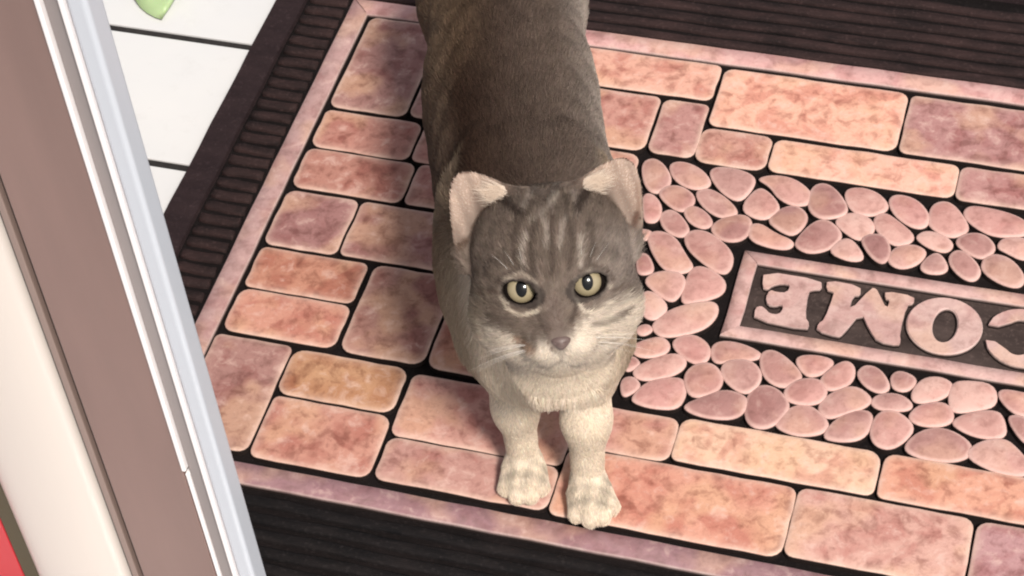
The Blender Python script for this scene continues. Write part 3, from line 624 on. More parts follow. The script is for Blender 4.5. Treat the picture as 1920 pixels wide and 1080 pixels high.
# eye openings
EYES = [(-1.50, 0.50), (1.50, 0.50)]; ER = 1.00; EF = 1.86
for (ex_, eu), s in zip(EYES, (-1, 1)):
    hell(ex_, EF-0.04, eu, (1.12, 1.15, 1.10), 0.6)                     # lids round the ball
for (ex_, eu), s in zip(EYES, (-1, 1)):
    a = math.radians(s*14); Mr = np.array([[math.cos(a), 0, math.sin(a)], [0, 1, 0], [-math.sin(a), 0, math.cos(a)]])
    hell(ex_, EF+0.72, eu-0.07, (1.00, 1.0, 0.61), 0.07, 'sub', Mr)
def smin(a, b, k):
    h_ = np.clip(0.5+0.5*(b-a)/k, 0, 1); return b+(a-b)*h_-k*h_*(1-h_)
def field(P):
    out = np.full(P.shape[0], 0.5, np.float32 if P.dtype == np.float32 else float)
    for f, lo, hi, k, op in prims:
        m_ = np.all((P > lo-0.03) & (P < hi+0.03), axis=-1)
        if not m_.any(): continue
        d = f(P[m_]).astype(out.dtype)
        out[m_] = smin(out[m_], d, k) if op == 'add' else -smin(-out[m_], d, k)
    return out
# ---- surface nets
def surface_nets(lo, hi, h):
    n = np.ceil((np.array(hi)-lo)/h).astype(int)+1
    ax = [(lo[i]+h*np.arange(n[i])).astype(np.float32) for i in range(3)]
    F = np.full(tuple(n), 0.5, np.float32)
    for f, plo, phi, k, op in prims:
        i0 = [max(0, int((plo[i]-0.016-lo[i])/h)) for i in range(3)]; i1 = [min(n[i], int((phi[i]+0.016-lo[i])/h)+2) for i in range(3)]
        if any(a >= b for a, b in zip(i0, i1)): continue
        G = np.stack(np.meshgrid(*[ax[i][i0[i]:i1[i]] for i in range(3)], indexing='ij'), -1)
        sl_ = tuple(slice(a, b) for a, b in zip(i0, i1)); d = f(G).astype(np.float32)
        F[sl_] = smin(F[sl_], d, k) if op == 'add' else -smin(-F[sl_], d, k)
    ins = F < 0
    c = ins[:-1, :-1, :-1].astype(np.int8); cnt = sum(ins[a:n[0]-1+a, b_:n[1]-1+b_, e:n[2]-1+e].astype(np.int8) for a in (0, 1) for b_ in (0, 1) for e in (0, 1))
    act = (cnt > 0) & (cnt < 8); idx = np.full(act.shape, -1, np.int64); cells = np.argwhere(act); idx[act] = np.arange(len(cells))
    acc = np.zeros((len(cells), 3)); num = np.zeros(len(cells))
    cor = [(a, b_, e) for a in (0, 1) for b_ in (0, 1) for e in (0, 1)]
    for p_ in cor:
        for d_ in range(3):
            if p_[d_]: continue
            q_ = list(p_); q_[d_] = 1
            f0 = F[tuple((cells+p_).T)]; f1 = F[tuple((cells+q_).T)]; m_ = (f0 < 0) != (f1 < 0)
            t_ = f0[m_]/(f0[m_]-f1[m_]); pt = np.array(p_, float)+np.zeros((m_.sum(), 3)); pt[:, d_] += t_
            acc[m_] += pt; num[m_] += 1
    V = np.array(lo)+(cells+acc/num[:, None])*h; quads = []
    for d_ in range(3):
        a_, b_ = [(1, 2), (2, 0), (0, 1)][d_]
        s0 = [slice(None)]*3; s1 = [slice(None)]*3; s0[d_] = slice(0, -1); s1[d_] = slice(1, None)
        e0 = ins[tuple(s0)]; e1 = ins[tuple(s1)]; ch = np.argwhere(e0 != e1)
        ch = ch[(ch[:, a_] > 0) & (ch[:, b_] > 0) & (ch[:, a_] < n[a_]-1) & (ch[:, b_] < n[b_]-1)]
        fl = e0[tuple(ch.T)]; o = []
        for da, db in ((-1, -1), (0, -1), (0, 0), (-1, 0)):
            c_ = ch.copy(); c_[:, a_] += da; c_[:, b_] += db; o.append(idx[tuple(c_.T)])
        q_ = np.stack(o, 1); q_[~fl] = q_[~fl][:, ::-1]; quads.append(q_)
    return V, np.concatenate(quads)
def grad(P, e=4e-4):
    g_ = np.zeros_like(P)
    for i in range(3):
        d = np.zeros(3); d[i] = e; g_[:, i] = (field(P+d)-field(P-d))/(2*e)
    return g_
V, Q = surface_nets(np.array([-0.075, -0.085, -0.004]), (0.08, 0.42, 0.315), 0.0015)
used = np.unique(Q); rmap = np.full(len(V), -1); rmap[used] = np.arange(len(used)); V = V[used]; Q = rmap[Q]
for _ in range(3):
    g_ = grad(V); gn = np.linalg.norm(g_, axis=1, keepdims=True); step = -(field(V)[:, None]*g_/np.maximum(gn, 0.3)**2)
    sl_ = np.linalg.norm(step, axis=1, keepdims=True); V = V+step*np.minimum(1, 0.0012/np.maximum(sl_, 1e-9))
V[:, 2] = np.maximum(V[:, 2], 0.0004)
NRM = grad(V); NRM /= np.linalg.norm(NRM, axis=1, keepdims=True)+1e-9

# ---- coat colours, some light and shade painted in, as a function of the place on the body
EP = math.radians(47.6); PU = np.array([0, math.sin(EP), math.cos(EP)])
def face_uv(P): q = (P-EYE)*100; return np.stack([q[:, 0], q@PU], 1)
def uv(px, py):                                           # face pattern sheet, 38.3 units per cm, leaning 5.5 degrees
    dx, dy = px-1039, -(py-541); a = math.radians(5.5); return ((dx*math.cos(a)+dy*math.sin(a))/38.3, (-dx*math.sin(a)+dy*math.cos(a))/38.3)
def seg_dist(U, a, b):
    a = np.array(a); b = np.array(b); ab = b-a; t_ = np.clip(((U-a)@ab)/(ab@ab+1e-9), 0, 1); return np.linalg.norm(U-a-t_[:, None]*ab, axis=1)
def sstep(x, a, b): t_ = np.clip((x-a)/(b-a), 0, 1); return t_*t_*(3-2*t_)
GREY = np.array([0.150, 0.114, 0.092]); BACK = np.array([0.040, 0.022, 0.015]); CREAM = np.array([0.70, 0.60, 0.485]); WHITE = np.array([0.60, 0.52, 0.435])
STROKES = [((.06, .042, .034), .8, .09, [(1004, 572), (1012, 588), (1020, 606)]), ((.06, .042, .034), .8, .09, [(1079, 563), (1072, 582), (1064, 600)]),
 ((.05, .036, .03), .8, .12, [(940, 532), (958, 514), (985, 508), (1003, 520)]), ((.07, .05, .04), .7, .10, [(1082, 510), (1100, 501), (1125, 505), (1142, 525)]),
 # colour, strength, width (cm), points on the pattern sheet
 ((0.06, .043, .034), .72, .12, [(975, 500), (968, 465), (978, 430)]), ((0.06, .043, .034), .72, .12, [(1003, 510), (1000, 465), (1008, 430)]),
 ((0.06, .043, .034), .72, .12, [(1062, 505), (1070, 465), (1064, 425)]), ((0.06, .043, .034), .72, .12, [(1096, 497), (1106, 465), (1098, 428)]),
 ((0.07, .05, .04), .7, .12, [(1035, 520), (1035, 470), (1035, 400), (1035, 350)]),
 ((.44, .375, .32), .7, .11, [(987, 500), (985, 472), (990, 455)]), ((.44, .375, .32), .7, .11, [(1084, 500), (1081, 475), (1084, 455)]),
 ((.36, .305, .26), .65, .10, [(1026, 475), (1026, 440), (1018, 420)]), ((.36, .305, .26), .65, .10, [(1048, 475), (1052, 440), (1060, 420)]), ((.32, .27, .23), .6, .16, [(1035, 390), (1045, 350)]), ((.32, .27, .23), .5, .14, [(985, 400), (1005, 360)]), ((.34, .28, .24), .5, .14, [(1080, 410), (1075, 370)]),
 ((.56, .48, .38), .8, .08, [(945, 553), (955, 575), (980, 588), (1008, 580)]), ((.48, .40, .32), .55, .06, [(940, 545), (953, 522), (980, 512), (1005, 528), (1012, 555), (1010, 580)]),
 ((.60, .52, .43), .8, .08, [(1078, 560), (1090, 582), (1110, 585), (1135, 565)]), ((.54, .46, .37), .6, .06, [(1076, 560), (1070, 540), (1080, 522), (1100, 510), (1125, 515), (1138, 540)]),
 ((.10, .07, .055), .8, .09, [(945, 545), (915, 548), (885, 560), (868, 580)]), ((.10, .07, .055), .7, .09, [(1140, 545), (1160, 545), (1185, 560)]),
 ((.09, .064, .05), .8, .20, [(940, 600), (975, 615), (1000, 640)]), ((.22, .11, .06), .65, .16, [(975, 630), (998, 650)]),
 ((.09, .064, .05), .7, .13, [(1105, 605), (1130, 600), (1160, 585)]), ((.16, .12, .10), .6, .07, [(1150, 590), (1172, 578)]),
 ((.15, .11, .092), .9, .27, [(1035, 560), (1040, 600), (1046, 640)]), ((.13, .095, .08), .55, .10, [(1020, 585), (1026, 620), (1034, 645)]),
 ((.20, .15, .12), .55, .05, [(1120, 640), (1145, 630)]), ((.20, .15, .12), .5, .05, [(1130, 658), (1155, 645)]), ((.2, .15, .12), .45, .05, [(1112, 622), (1135, 612)]),
 ((.20, .155, .12), .6, .05, [(865, 640), (905, 632)]), ((.20, .155, .12), .6, .05, [(868, 655), (912, 646)]), ((.20, .155, .12), .5, .05, [(880, 672), (925, 660)]),
 ((.12, .09, .075), .45, .06, [(1050, 658), (1050, 668), (1028, 680), (1008, 678)]), ((.12, .09, .075), .5, .06, [(1050, 668), (1073, 679), (1092, 674)]),
 ((.06, .045, .036), .7, .10, [(985, 425), (1000, 400), (1015, 380)]), ((.06, .045, .036), .7, .10, [(1060, 420), (1062, 395), (1055, 372)]), ((.30, .25, .21), .5, .14, [(1000, 425), (1035, 400), (1045, 360)]),
 ((.30, .23, .17), .6, .09, [(922, 672), (948, 694), (985, 708), (1035, 714), (1085, 708), (1120, 692), (1148, 668)]),  # shadow line under the jaw, painted into the coat
 ((.16, .12, .10), .5, .2, [(880, 600), (905, 612)]), ((.13, .10, .085), .5, .16, [(960, 395), (975, 410)]), ((.13, .10, .085), .5, .16, [(1090, 390), (1080, 405)])]  # final strokes: ear-corner shade painted in
def coat(P):
    n = len(P); U = face_uv(P); H_ = to_head(P)
    x, y, z = P.T
    # trunk: dark along the back, warmer low on the left side, greyer on the right; side light painted in
    side = sstep(x, -0.035, 0.048)
    c = BACK*(1-side[:, None]*0.0)*np.ones((n, 1)); c = c*(1-side[:, None])+np.array([0.145, 0.108, 0.088])*side[:, None]
    rt = sstep(x, 0.018, 0.043)*sstep(z, 0.20, 0.13); c = c*(1-0.75*rt[:, None])+np.array([0.44, 0.38, 0.33])*0.75*rt[:, None]  # pale sheen of the lit right flank, put into the colour
    lf_ = sstep(-x, 0.028, 0.044)*sstep(y, 0.05, 0.11); c = c*(1-0.35*lf_[:, None])+np.array([0.28, 0.20, 0.145])*0.35*lf_[:, None]
    rp = sstep(y, 0.13, 0.20)*sstep(-x, 0.0, 0.035); c = c*(1-0.4*rp[:, None])+np.array([0.28, 0.19, 0.12])*0.4*rp[:, None]  # warm light on the left hip, painted as tan fur
    nz = np.sin(x*310+np.sin(y*90)*2)*np.sin(y*170+x*60); nz2 = np.sin(y*70+np.sin(x*200)*1.5+z*40)
    nz3 = np.sin(y*230+np.sin(x*140+y*30)*2.2)*np.sin(x*150+y*35)
    c = c*(1+0.08*nz[:, None]+0.04*nz2[:, None]+0.06*nz3[:, None])
    # belly, bib, legs
    bib = sstep(y, 0.058, 0.024)*sstep(z, 0.190, 0.160); leg = sstep(z, 0.095, 0.075)*(y < 0.12)
    w_ = np.maximum(bib, leg)[:, None]; c = c*(1-w_)+CREAM*w_
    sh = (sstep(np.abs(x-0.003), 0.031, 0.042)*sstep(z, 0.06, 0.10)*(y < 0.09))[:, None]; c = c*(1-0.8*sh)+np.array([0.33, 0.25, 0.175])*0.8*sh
    pw = sstep(z, 0.025, 0.017)*(y < 0.06); st = 0.5+0.5*np.sin((y*1.1+z*1.6)*520+np.sin(x*330))
    tp_ = (pw*sstep(z, 0.006, 0.013)*(0.42+0.36*np.sin(x*420+y*300)*np.sin(y*520-x*260+1))*sstep(y+ np.where(x < 0, 0.0, 0.020), -0.006, 0.004))[:, None]
    c = c*(1-0.85*tp_)+np.array([0.20, 0.17, 0.135])*0.85*tp_
    # head
    R0 = np.linalg.norm((H_-np.array([0, 0.6, -0.2]))/np.array([1.0, 1.0, 1.0]), axis=1); hw = sstep(R0, 5.7, 4.9)
    e_in = np.zeros(n); e_all = np.zeros(n); e_low = np.zeros(n); e_x = np.zeros(n)
    for (b0, M, Hh, W0) in EARS:
        q = (P-b0)@M.T; t_ = q[:, 2]/Hh; m_ = (np.abs(q[:, 0]) < W0*1.5) & (t_ > 0.10) & (t_ < 1.25) & (np.abs(q[:, 1]-q[:, 0]**2*EC*(1-0.5*np.clip(t_, 0, 1))+0.0062*(1-t_*0.7)) < 0.0065)
        ys = q[:, 0]**2*EC*(1-0.5*np.clip(t_, 0, 1))-0.0062*(1-t_*0.7); e_all[m_] = 1
        mi = m_ & (t_ > 0.16) & (q[:, 1] > ys+0.0004) & (q[:, 1] < ys+0.0035) & (np.abs(q[:, 0]) < W0*0.98); e_in[mi] = 1; e_low[mi] = np.clip(1-t_[mi], 0, 1); e_x[mi] = (q[mi, 0]/W0)*(-1 if (M[0]@HX)*(b0[0]-EYE[0]) > 0 else 1)
    hw = np.maximum(hw, e_all)
    g_ = GREY*np.ones((n, 1)); u, v = U.T
    g_ = g_*(1+0.16*(np.sin(u*5+v*3)*np.sin(v*7-u*2)+0.7*np.sin(u*11+np.sin(v*4)*2)*np.sin(v*5+u))[:, None])
    light = sstep(u, 0.3, 3.8)*0.30*sstep(v, -2.5, 0.5)*sstep(v, 3.6, 1.5); g_ = g_*(1-light[:, None])+np.array([0.40, 0.345, 0.31])*light[:, None]  # right half of the face paler, its side light painted in
    # white muzzle and cheeks below a curved border
    bd = np.interp(u, [-4.5, -3.5, -2.4, -1.7, -1.2, -.75, 0, .55, .8, 1.3, 2.0, 3, 4.5], [-1.1, -1.35, -1.5, -2.1, -2.5, -2.35, -2.65, -2.2, -1.75, -1.4, -1.2, -.8, -.5])
    bd = bd+0.10*np.sin(u*17+v*3)+0.08*np.sin(u*31-v*6); wm = sstep(v, bd+0.50, bd-0.62)
    g_ = g_*(1-wm[:, None])+WHITE*wm[:, None]
    lc = (sstep(-u, 2.7, 3.9)*sstep(v, 1.0, -1.2))[:, None]; g_ = g_*(1-0.75*lc)+np.array([0.44, 0.36, 0.27])*0.75*lc
    for col, s_, wd, pts in STROKES:
        p_ = [uv(*k) for k in pts]; d = np.min([seg_dist(U, p_[i], p_[i+1]) for i in range(len(p_)-1)], axis=0)
        a = (s_*sstep(d, wd*1.9, wd*0.4)*(1-e_all)*(0.82+0.18*np.sin(u*13+v*9)*np.sin(v*17-u*6)))[:, None]; g_ = g_*(1-a)+np.array(col)*a
    for (ex_, eu), s_ in zip(EYES, (-1, 1)):
        a_ = math.radians(s_*14); dx = H_[:, 0]-ex_; dz = H_[:, 2]-eu; X_ = dx*math.cos(a_)+dz*math.sin(a_); Z_ = -dx*math.sin(a_)+dz*math.cos(a_)
        dd_ = np.where(H_[:, 1] > 0.8, np.sqrt((X_/0.98)**2+((Z_+0.07)/0.62)**2), 9.0); k_ = (0.80*sstep(dd_, 1.18, 1.05))[:, None]; g_ = g_*(1-k_)+np.array([0.018, 0.012, 0.010])*k_
    back_h = sstep(H_[:, 1], -0.6, -2.2)*(1-e_all); g_ = g_*(1-0.4*back_h[:, None])+np.array([0.20, 0.165, 0.14])*0.4*back_h[:, None]
    rimm = sstep(np.abs(e_x), 0.62, 0.95)*e_in; e_in2 = e_in*(1-0.55*rimm); ei = e_in2[:, None]; inn = np.array([0.56, 0.43, 0.35])*(1-0.80*(sstep(e_low, 0.22, 0.68)*sstep(e_x, -0.7, 0.5))[:, None])*(1-0.35*sstep(e_low, 0.3, 0.9)[:, None])*(1+0.14*np.sin(u*9+v*2)[:, None]); g_ = g_*(1-ei)+inn*ei  # ear hollow darkened towards its base, shade put into the colour
    for col, s_, wd, pts in (((.045, .032, .026), .9, .20, [(980, 412), (960, 396), (943, 380)]), ((.045, .032, .026), .9, .20, [(1080, 404), (1092, 382), (1104, 362)]),  # dark ear corners: shade of the hollow painted as strokes
                             ((.10, .06, .04), .75, .16, [(866, 470), (876, 452)]), ((.30, .19, .13), .4, .10, [(1190, 420), (1196, 385), (1194, 350)]), ((.10, .06, .045), .7, .13, [(1186, 425), (1192, 405)])):
        p_ = [uv(*k) for k in pts]; d = np.min([seg_dist(U, p_[i], p_[i+1]) for i in range(len(p_)-1)], axis=0); a = (s_*sstep(d, wd*1.8, wd*0.4))[:, None]; g_ = g_*(1-a)+np.array(col)*a
    under = sstep(v, -3.6, -4.2)*(1-e_all); g_ = g_*(1-under[:, None])+CREAM*under[:, None]*1.0
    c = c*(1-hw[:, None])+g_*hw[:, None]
    return np.clip(c, 0.01, 0.95), e_all, e_in
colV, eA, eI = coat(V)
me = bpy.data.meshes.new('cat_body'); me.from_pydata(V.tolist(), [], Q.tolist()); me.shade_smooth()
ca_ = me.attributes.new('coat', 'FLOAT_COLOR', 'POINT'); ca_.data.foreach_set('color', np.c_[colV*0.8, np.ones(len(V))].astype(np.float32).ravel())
ea_ = me.attributes.new('ear', 'FLOAT', 'POINT'); ea_.data.foreach_set('value', eA.astype(np.float32))
m, t, b = new_mat('cat_skin', 0.75, 0, 0.2)
at = t.nodes.new('ShaderNodeAttribute'); at.attribute_name = 'coat'; t.links.new(at.outputs['Color'], b.inputs['Base Color'])
tr = t.nodes.new('ShaderNodeBsdfTranslucent'); tr.inputs[0].default_value = (0.75, 0.36, 0.22, 1)
ae = t.nodes.new('ShaderNodeAttribute'); ae.attribute_name = 'ear'
ms = t.nodes.new('ShaderNodeMixShader'); t.links.new(math_node(t, 'MULTIPLY', ae.outputs['Fac'], 0.38), ms.inputs[0])
out_ = t.nodes['Material Output']; t.links.new(b.outputs[0], ms.inputs[1]); t.links.new(tr.outputs[0], ms.inputs[2]); t.links.new(ms.outputs[0], out_.inputs[0])
M_SKIN = m
body = link('body', me, M_SKIN, cat)

# ---- eyes
def cap_mesh(R_, ang0, ang1, sx=1.0, n=32, rings=8, off=0.0):
    """spherical cap round +Y (towards the face), from half angle ang0 to ang1; sx squeezes the width"""
    vs = []; fs = []
    for i in range(rings+1):
        th = math.radians(ang0+(ang1-ang0)*i/rings)
        for k in range(n):
            ph = 2*math.pi*k/n; x_ = math.sin(th)*math.cos(ph)*sx; z_ = math.sin(th)*math.sin(ph); y_ = math.sqrt(max(0, 1-x_*x_-z_*z_))
            vs.append(((R_+off)*x_, (R_+off)*y_, (R_+off)*z_))
    for i in range(rings):
        for k in range(n): a = i*n+k; b_ = i*n+(k+1) % n; fs.append((a, b_, b_+n, a+n))
    me = bpy.data.meshes.new('cap'); me.from_pydata(vs, [], fs); me.shade_smooth(); return me
m, t, b = new_mat('eyeball_dark', 0.08); b.inputs['Base Color'].default_value = (0.012, 0.009, 0.008, 1); M_EYE = m
m, t, b = new_mat('pupil_black', 0.12, 0, 0.3); b.inputs['Base Color'].default_value = (0.004, 0.004, 0.004, 1); M_PUP = m
m, t, b = new_mat('iris_pale_green', 0.22, 0, 0.3); b.inputs['Coat Weight'].default_value = 0.35; b.inputs['Coat Roughness'].default_value = 0.02
tc = t.nodes.new('ShaderNodeTexCoord'); sp = t.nodes.new('ShaderNodeSeparateXYZ'); t.links.new(tc.outputs['Object'], sp.inputs[0])
rad = math_node(t, 'MULTIPLY', math_node(t, 'SQRT', math_node(t, 'ADD', math_node(t, 'MULTIPLY', sp.outputs[0], sp.outputs[0]), math_node(t, 'MULTIPLY', sp.outputs[2], sp.outputs[2]))), 100.0)
icol = ramp(t, rad, [(0.20, (0.25, 0.20, 0.14)), (0.38, (0.34, 0.29, 0.19)), (0.56, (0.26, 0.22, 0.14)), (0.65, (0.10, 0.08, 0.05))])
t.links.new(mix(t, noise(t, 900, 3, 0.6, tc.outputs['Object']), icol, (0.25, 0.20, 0.12)), b.inputs['Base Color']); M_IRIS = m
t.nodes['Mix'].inputs[0].default_value = 0.5
gaze = Vector((0.0, 1.0, 0.0))
for (ex_, eu), s in zip(EYES, (-1, 1)):
    bmx = bmesh.new(); bmesh.ops.create_uvsphere(bmx, u_segments=32, v_segments=20, radius=ER/100)
    eb = from_bm('eyeball', bmx, M_EYE, cat, True)
    Mx = Matrix([[HX[i], HF[i], HU[i]] for i in range(3)]); R3 = Mx @ Matrix.Rotation(math.radians(7), 3, 'X') @ Matrix.Rotation(math.radians(-s*3), 3, 'Z')
    M4 = R3.to_4x4(); M4.translation = Vector(head_pt(ex_, EF, eu)); eb.matrix_local = M4
    link('iris', cap_mesh(ER/100, 11, 41, 1.0, off=0.00012), M_IRIS, eb)
    link('pupil', cap_mesh(ER/100, 0.5, 23, 0.66, off=0.00028), M_PUP, eb)
# ---- nose leather
bmx = bmesh.new(); bmesh.ops.create_icosphere(bmx, subdivisions=4, radius=1.0)
for v_ in bmx.verts:
    x_, y_, z_ = v_.co; wz = 0.52+0.48*sstep(np.array(z_), -1.0, 0.6); v_.co = Vector((x_*0.0052*float(wz), y_*0.0033, z_*0.0037))
    for s in (-1, 1):
        d = math.hypot((v_.co.x-s*0.0024)*1.0, (v_.co.z+0.0004)*1.5); v_.co.y -= 0.0010*math.exp(-(d/0.0010)**2)*(1 if v_.co.y > 0 else 0)
m, t, b = new_mat('nose_leather', 0.5); n = noise(t, 600, 3, 0.6, geo_pos(t))
t.links.new(mix(t, n, (0.085, 0.055, 0.048), (0.14, 0.095, 0.084)), b.inputs['Base Color']); bump(t, b, n, 0.3, 0.0003)
ns = from_bm('nose', bmx, m, cat, True)
M4 = Matrix([[HX[i], HF[i], HU[i]] for i in range(3)]).to_4x4(); M4.translation = Vector(head_pt(0.03, 3.86, -1.90)); ns.matrix_local = M4

# ---- fur
def make_curves(name, P0, D, Lh, col, rad0, parent, matr, bend=None, npt=4, tipz=0.35):
    N = len(P0); tt = np.linspace(0, 1, npt)
    pts = P0[:, None, :]+D[:, None, :]*Lh[:, None, None]*tt[None, :, None]
    if bend is not None: pts = pts+bend[:, None, :]*Lh[:, None, None]*(tt**2)[None, :, None]
    pts[..., 2] = np.maximum(pts[..., 2], 0.0006)
    hc = bpy.data.hair_curves.new(name); hc.add_curves([npt]*N)
    hc.position_data.foreach_set('vector', pts.reshape(-1).astype(np.float32))
    ra = hc.attributes.get('radius') or hc.attributes.new('radius', 'FLOAT', 'POINT')
    prof_ = (1-(1-tipz)*tt**1.5); ra.data.foreach_set('value', (rad0[:, None]*prof_[None, :]).reshape(-1).astype(np.float32))
    ac = hc.attributes.new('coat', 'FLOAT_COLOR', 'CURVE'); ac.data.foreach_set('color', np.c_[col, np.ones(N)].reshape(-1).astype(np.float32))
    hc.materials.append(matr); o = bpy.data.objects.new(name, hc); COL.objects.link(o); o.parent = parent; return o
m, t, b = new_mat('fur', 0.75, 0, 0.08)
at = t.nodes.new('ShaderNodeAttribute'); at.attribute_name = 'coat'; t.links.new(at.outputs['Color'], b.inputs['Base Color'])
tr = t.nodes.new('ShaderNodeBsdfTranslucent'); t.links.new(at.outputs['Color'], tr.inputs[0])
ms = t.nodes.new('ShaderNodeMixShader'); ms.inputs[0].default_value = 0.25; o_ = t.nodes['Material Output']
t.links.new(b.outputs[0], ms.inputs[1]); t.links.new(tr.outputs[0], ms.inputs[2]); t.links.new(ms.outputs[0], o_.inputs[0]); M_FUR = m
T = np.concatenate([Q[:, [0, 1, 2]], Q[:, [0, 2, 3]]]); A_ = V[T[:, 0]]; B_ = V[T[:, 1]]; C_ = V[T[:, 2]]
ar = 0.5*np.linalg.norm(np.cross(B_-A_, C_-A_), axis=1); cen = (A_+B_+C_)/3
hd = np.linalg.norm(cen-head_pt(0, 0, 0), axis=1) < 0.068
dens = np.where(hd, 3.2, 1.6); dens = np.where((cen[:, 2] < 0.1) & (cen[:, 1] < 0.06), 2.6, dens); dens = np.where(cen[:, 1] > 0.24, 0.6, dens); dens = np.where(cen[:, 2] < 0.002, 0.0, dens)
pr_ = ar*dens; pr_ /= pr_.sum(); N = 280000
ti = rng.choice(len(T), N, p=pr_); r1 = np.sqrt(rng.random(N)); r2 = rng.random(N)
wt = np.stack([1-r1, r1*(1-r2), r1*r2], 1); Tt = T[ti]
P0 = (V[Tt]*wt[..., None]).sum(1); Nn = (NRM[Tt]*wt[..., None]).sum(1); Nn /= np.linalg.norm(Nn, axis=1, keepdims=True)+1e-9
Hc = to_head(P0); col, ea, ei = coat(P0)
keep = np.ones(N, bool); eye_d = np.full(N, 9.0)
for (ex_, eu), s in zip(EYES, (-1, 1)):
    a = math.radians(s*14); dx = Hc[:, 0]-ex_; dz = Hc[:, 2]-eu
    X_ = dx*math.cos(a)+dz*math.sin(a); Z_ = -dx*math.sin(a)+dz*math.cos(a); dd = np.sqrt((X_/1.03)**2+((Z_+0.07)/0.66)**2)
    dd = np.where(Hc[:, 1] > 0.8, dd, 9.0); eye_d = np.minimum(eye_d, dd)
keep &= eye_d > 1.05
nose_d = np.linalg.norm(Hc-np.array([0, 3.9, -1.78]), axis=1); keep &= nose_d > 0.45
keep &= ~((ei > 0) & (rng.random(N) < 0.6))
# inner surfaces of the sockets hold no fur
for ex_, eu in EYES: keep &= ~((np.linalg.norm(Hc-np.array([ex_, EF, eu]), axis=1) < 1.05))
hw = sstep(np.linalg.norm(P0-head_pt(0, -0.3, 0.2), axis=1)*100, 6.2, 5.0); hw = np.maximum(hw, ea)
away = P0-head_pt(0, 4.6, -1.3); away /= np.linalg.norm(away, axis=1, keepdims=True)
dn = np.tile(np.array([0, 0.95, -0.35]), (N, 1)); fr = (sstep(P0[:, 1], 0.09, 0.03))[:, None]; dn = dn*(1-fr)+np.array([0, 0.15, -1.0])*fr
pwm = (sstep(P0[:, 2], 0.028, 0.016)*(P0[:, 1] < 0.3))[:, None]; dn = dn*(1-pwm)+np.array([0, -0.9, -0.5])*pwm
fl = dn*(1-hw[:, None])+away*hw[:, None]
for (b0, M, Hh, W0) in EARS:
    q = (P0-b0)@M.T; m_ = (ea > 0) & (np.linalg.norm(P0-b0, axis=1) < 0.055) & (np.abs(q[:, 0]) < 0.025)
    fl[m_] = M[2]*0.9+np.sign(q[m_, 0:1])*M[0]*0.15
cl = np.stack([np.sin(P0[:, 1]*260+P0[:, 0]*90)*np.sin(P0[:, 2]*200+P0[:, 0]*330), np.sin(P0[:, 0]*300+P0[:, 1]*110), np.sin(P0[:, 1]*210-P0[:, 0]*260)], 1)*(0.14*(1-0.6*hw))[:, None]
fl += cl+rng.normal(0, 0.13, fl.shape)*(1-0.5*ea)[:, None]; fl -= Nn*(fl*Nn).sum(1, keepdims=True); fl /= np.linalg.norm(fl, axis=1, keepdims=True)+1e-9
lift = np.where(ea > 0, 0.14, np.where(hw > 0.5, 0.28, 0.34))[:, None]; D = fl+Nn*lift; D /= np.linalg.norm(D, axis=1, keepdims=True)
Lh = np.where(hw > 0.5, 0.0058, 0.0095); muz = sstep(nose_d, 3.2, 0.8); Lh = Lh*(1-0.62*muz*(hw > 0.5)); Lh = np.where(ea > 0, 0.0014, Lh)
Lh = np.where((ei > 0), 0.0017, Lh)
chk = sstep(np.abs(Hc[:, 0]), 2.4, 3.6)*sstep(Hc[:, 2], 1.0, -1.0)*(hw > 0.5)*(ea < 0.5); Lh = Lh*(1+0.9*chk)
Lh = np.where((P0[:, 2] < 0.08) & (hw < 0.5), np.minimum(Lh, 0.0032), Lh); Lh = np.where((P0[:, 2] < 0.024) & (hw < 0.5), 0.0030, Lh)
Lh = Lh*np.where(eye_d < 1.6, 0.45, 1.0)*rng.uniform(0.6, 1.2, N)*(1+0.25*cl[:, 0]/0.14*(ea < 0.5))
jit = (1+rng.normal(0, 1.0, (N, 1))*np.where(ea > 0, 0.03, 0.09)[:, None])*(1+rng.normal(0, 0.02, (N, 3)))
bright = np.where(rng.random(N) < 0.08, 1.25, 1.0)[:, None]
col = np.clip(col*jit*bright*1.10, 0.01, 0.95)
bend = -Nn*0.22+np.array([0, 0, -0.05])
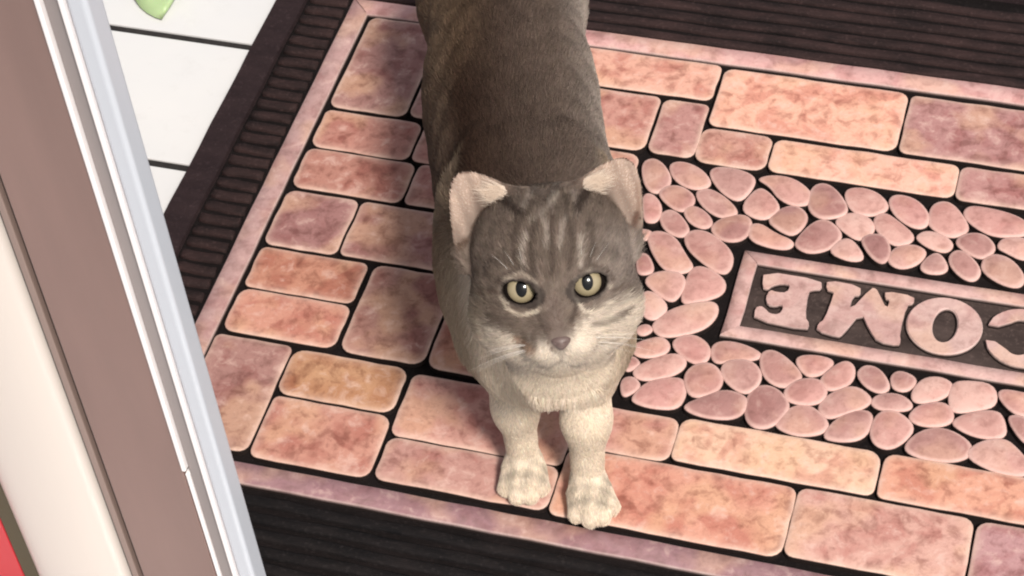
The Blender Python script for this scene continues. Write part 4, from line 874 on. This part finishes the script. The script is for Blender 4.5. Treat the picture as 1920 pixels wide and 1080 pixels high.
rad_ = np.where(hw > 0.5, 0.00011, 0.00014)*rng.uniform(0.8, 1.25, N)
k_ = keep
fur = make_curves('fur', P0[k_], D[k_], Lh[k_], col[k_], rad_[k_], cat, M_FUR, bend[k_])
# long pale hairs inside the ears, rooted along the inner and lower rim
ep, ed, el = [], [], []
for s, (b0, M, Hh, W0) in zip((-1, 1), EARS):
    inner = 1.0 if (M[0]@HX)*s < 0 else -1.0
    for i in range(900):
        tz = random.uniform(0.05, 0.55)**1.2; xx = inner*W0*(0.92-0.35*tz)*random.uniform(0.55, 0.95)
        yy = xx*xx*EC*(1-0.5*tz)-0.0062*(1-tz*0.7)+0.0015
        ep.append(b0+M[0]*xx+M[1]*yy+M[2]*tz*Hh); d = -inner*M[0]*random.uniform(0.4, 1.0)+M[2]*random.uniform(0.5, 1.2)+M[1]*random.uniform(0.15, 0.5)
        ed.append(d/np.linalg.norm(d)); el.append(random.uniform(0.007, 0.014))
ne = len(ep); make_curves('ear_hair', np.array(ep), np.array(ed), np.array(el), np.tile([0.80, 0.68, 0.57], (ne, 1)), np.full(ne, 0.00010), cat, M_FUR, None, 4, 0.2)
# whiskers and brow hairs
wp, wd_, wl = [], [], []
for s in (-1, 1):
    for i in range(6):
        wp.append(head_pt(s*(0.95+0.16*(i % 3)), 3.3-0.12*(i % 3), -2.0-0.18*(i//3))); a = math.radians(8-13*(i//3)+random.uniform(-6, 6))
        d = HX*s*math.cos(a)+HU*math.sin(a)*0.8+HF*random.uniform(-0.15, 0.25); wd_.append(d/np.linalg.norm(d)); wl.append(random.uniform(0.022, 0.036))
    for i in range(3):
        wp.append(head_pt(s*(1.3+0.25*i), 2.6, 1.15)); d = HU*1.0+HX*s*(0.1+0.25*i)+HF*0.4; wd_.append(d/np.linalg.norm(d)); wl.append(0.020)
nw = len(wp); make_curves('whiskers', np.array(wp), np.array(wd_), np.array(wl), np.tile([0.85, 0.8, 0.74], (nw, 1)), np.full(nw, 0.00007), cat, M_FUR, np.tile([0, 0, -0.25], (nw, 1)), 8, 0.15)
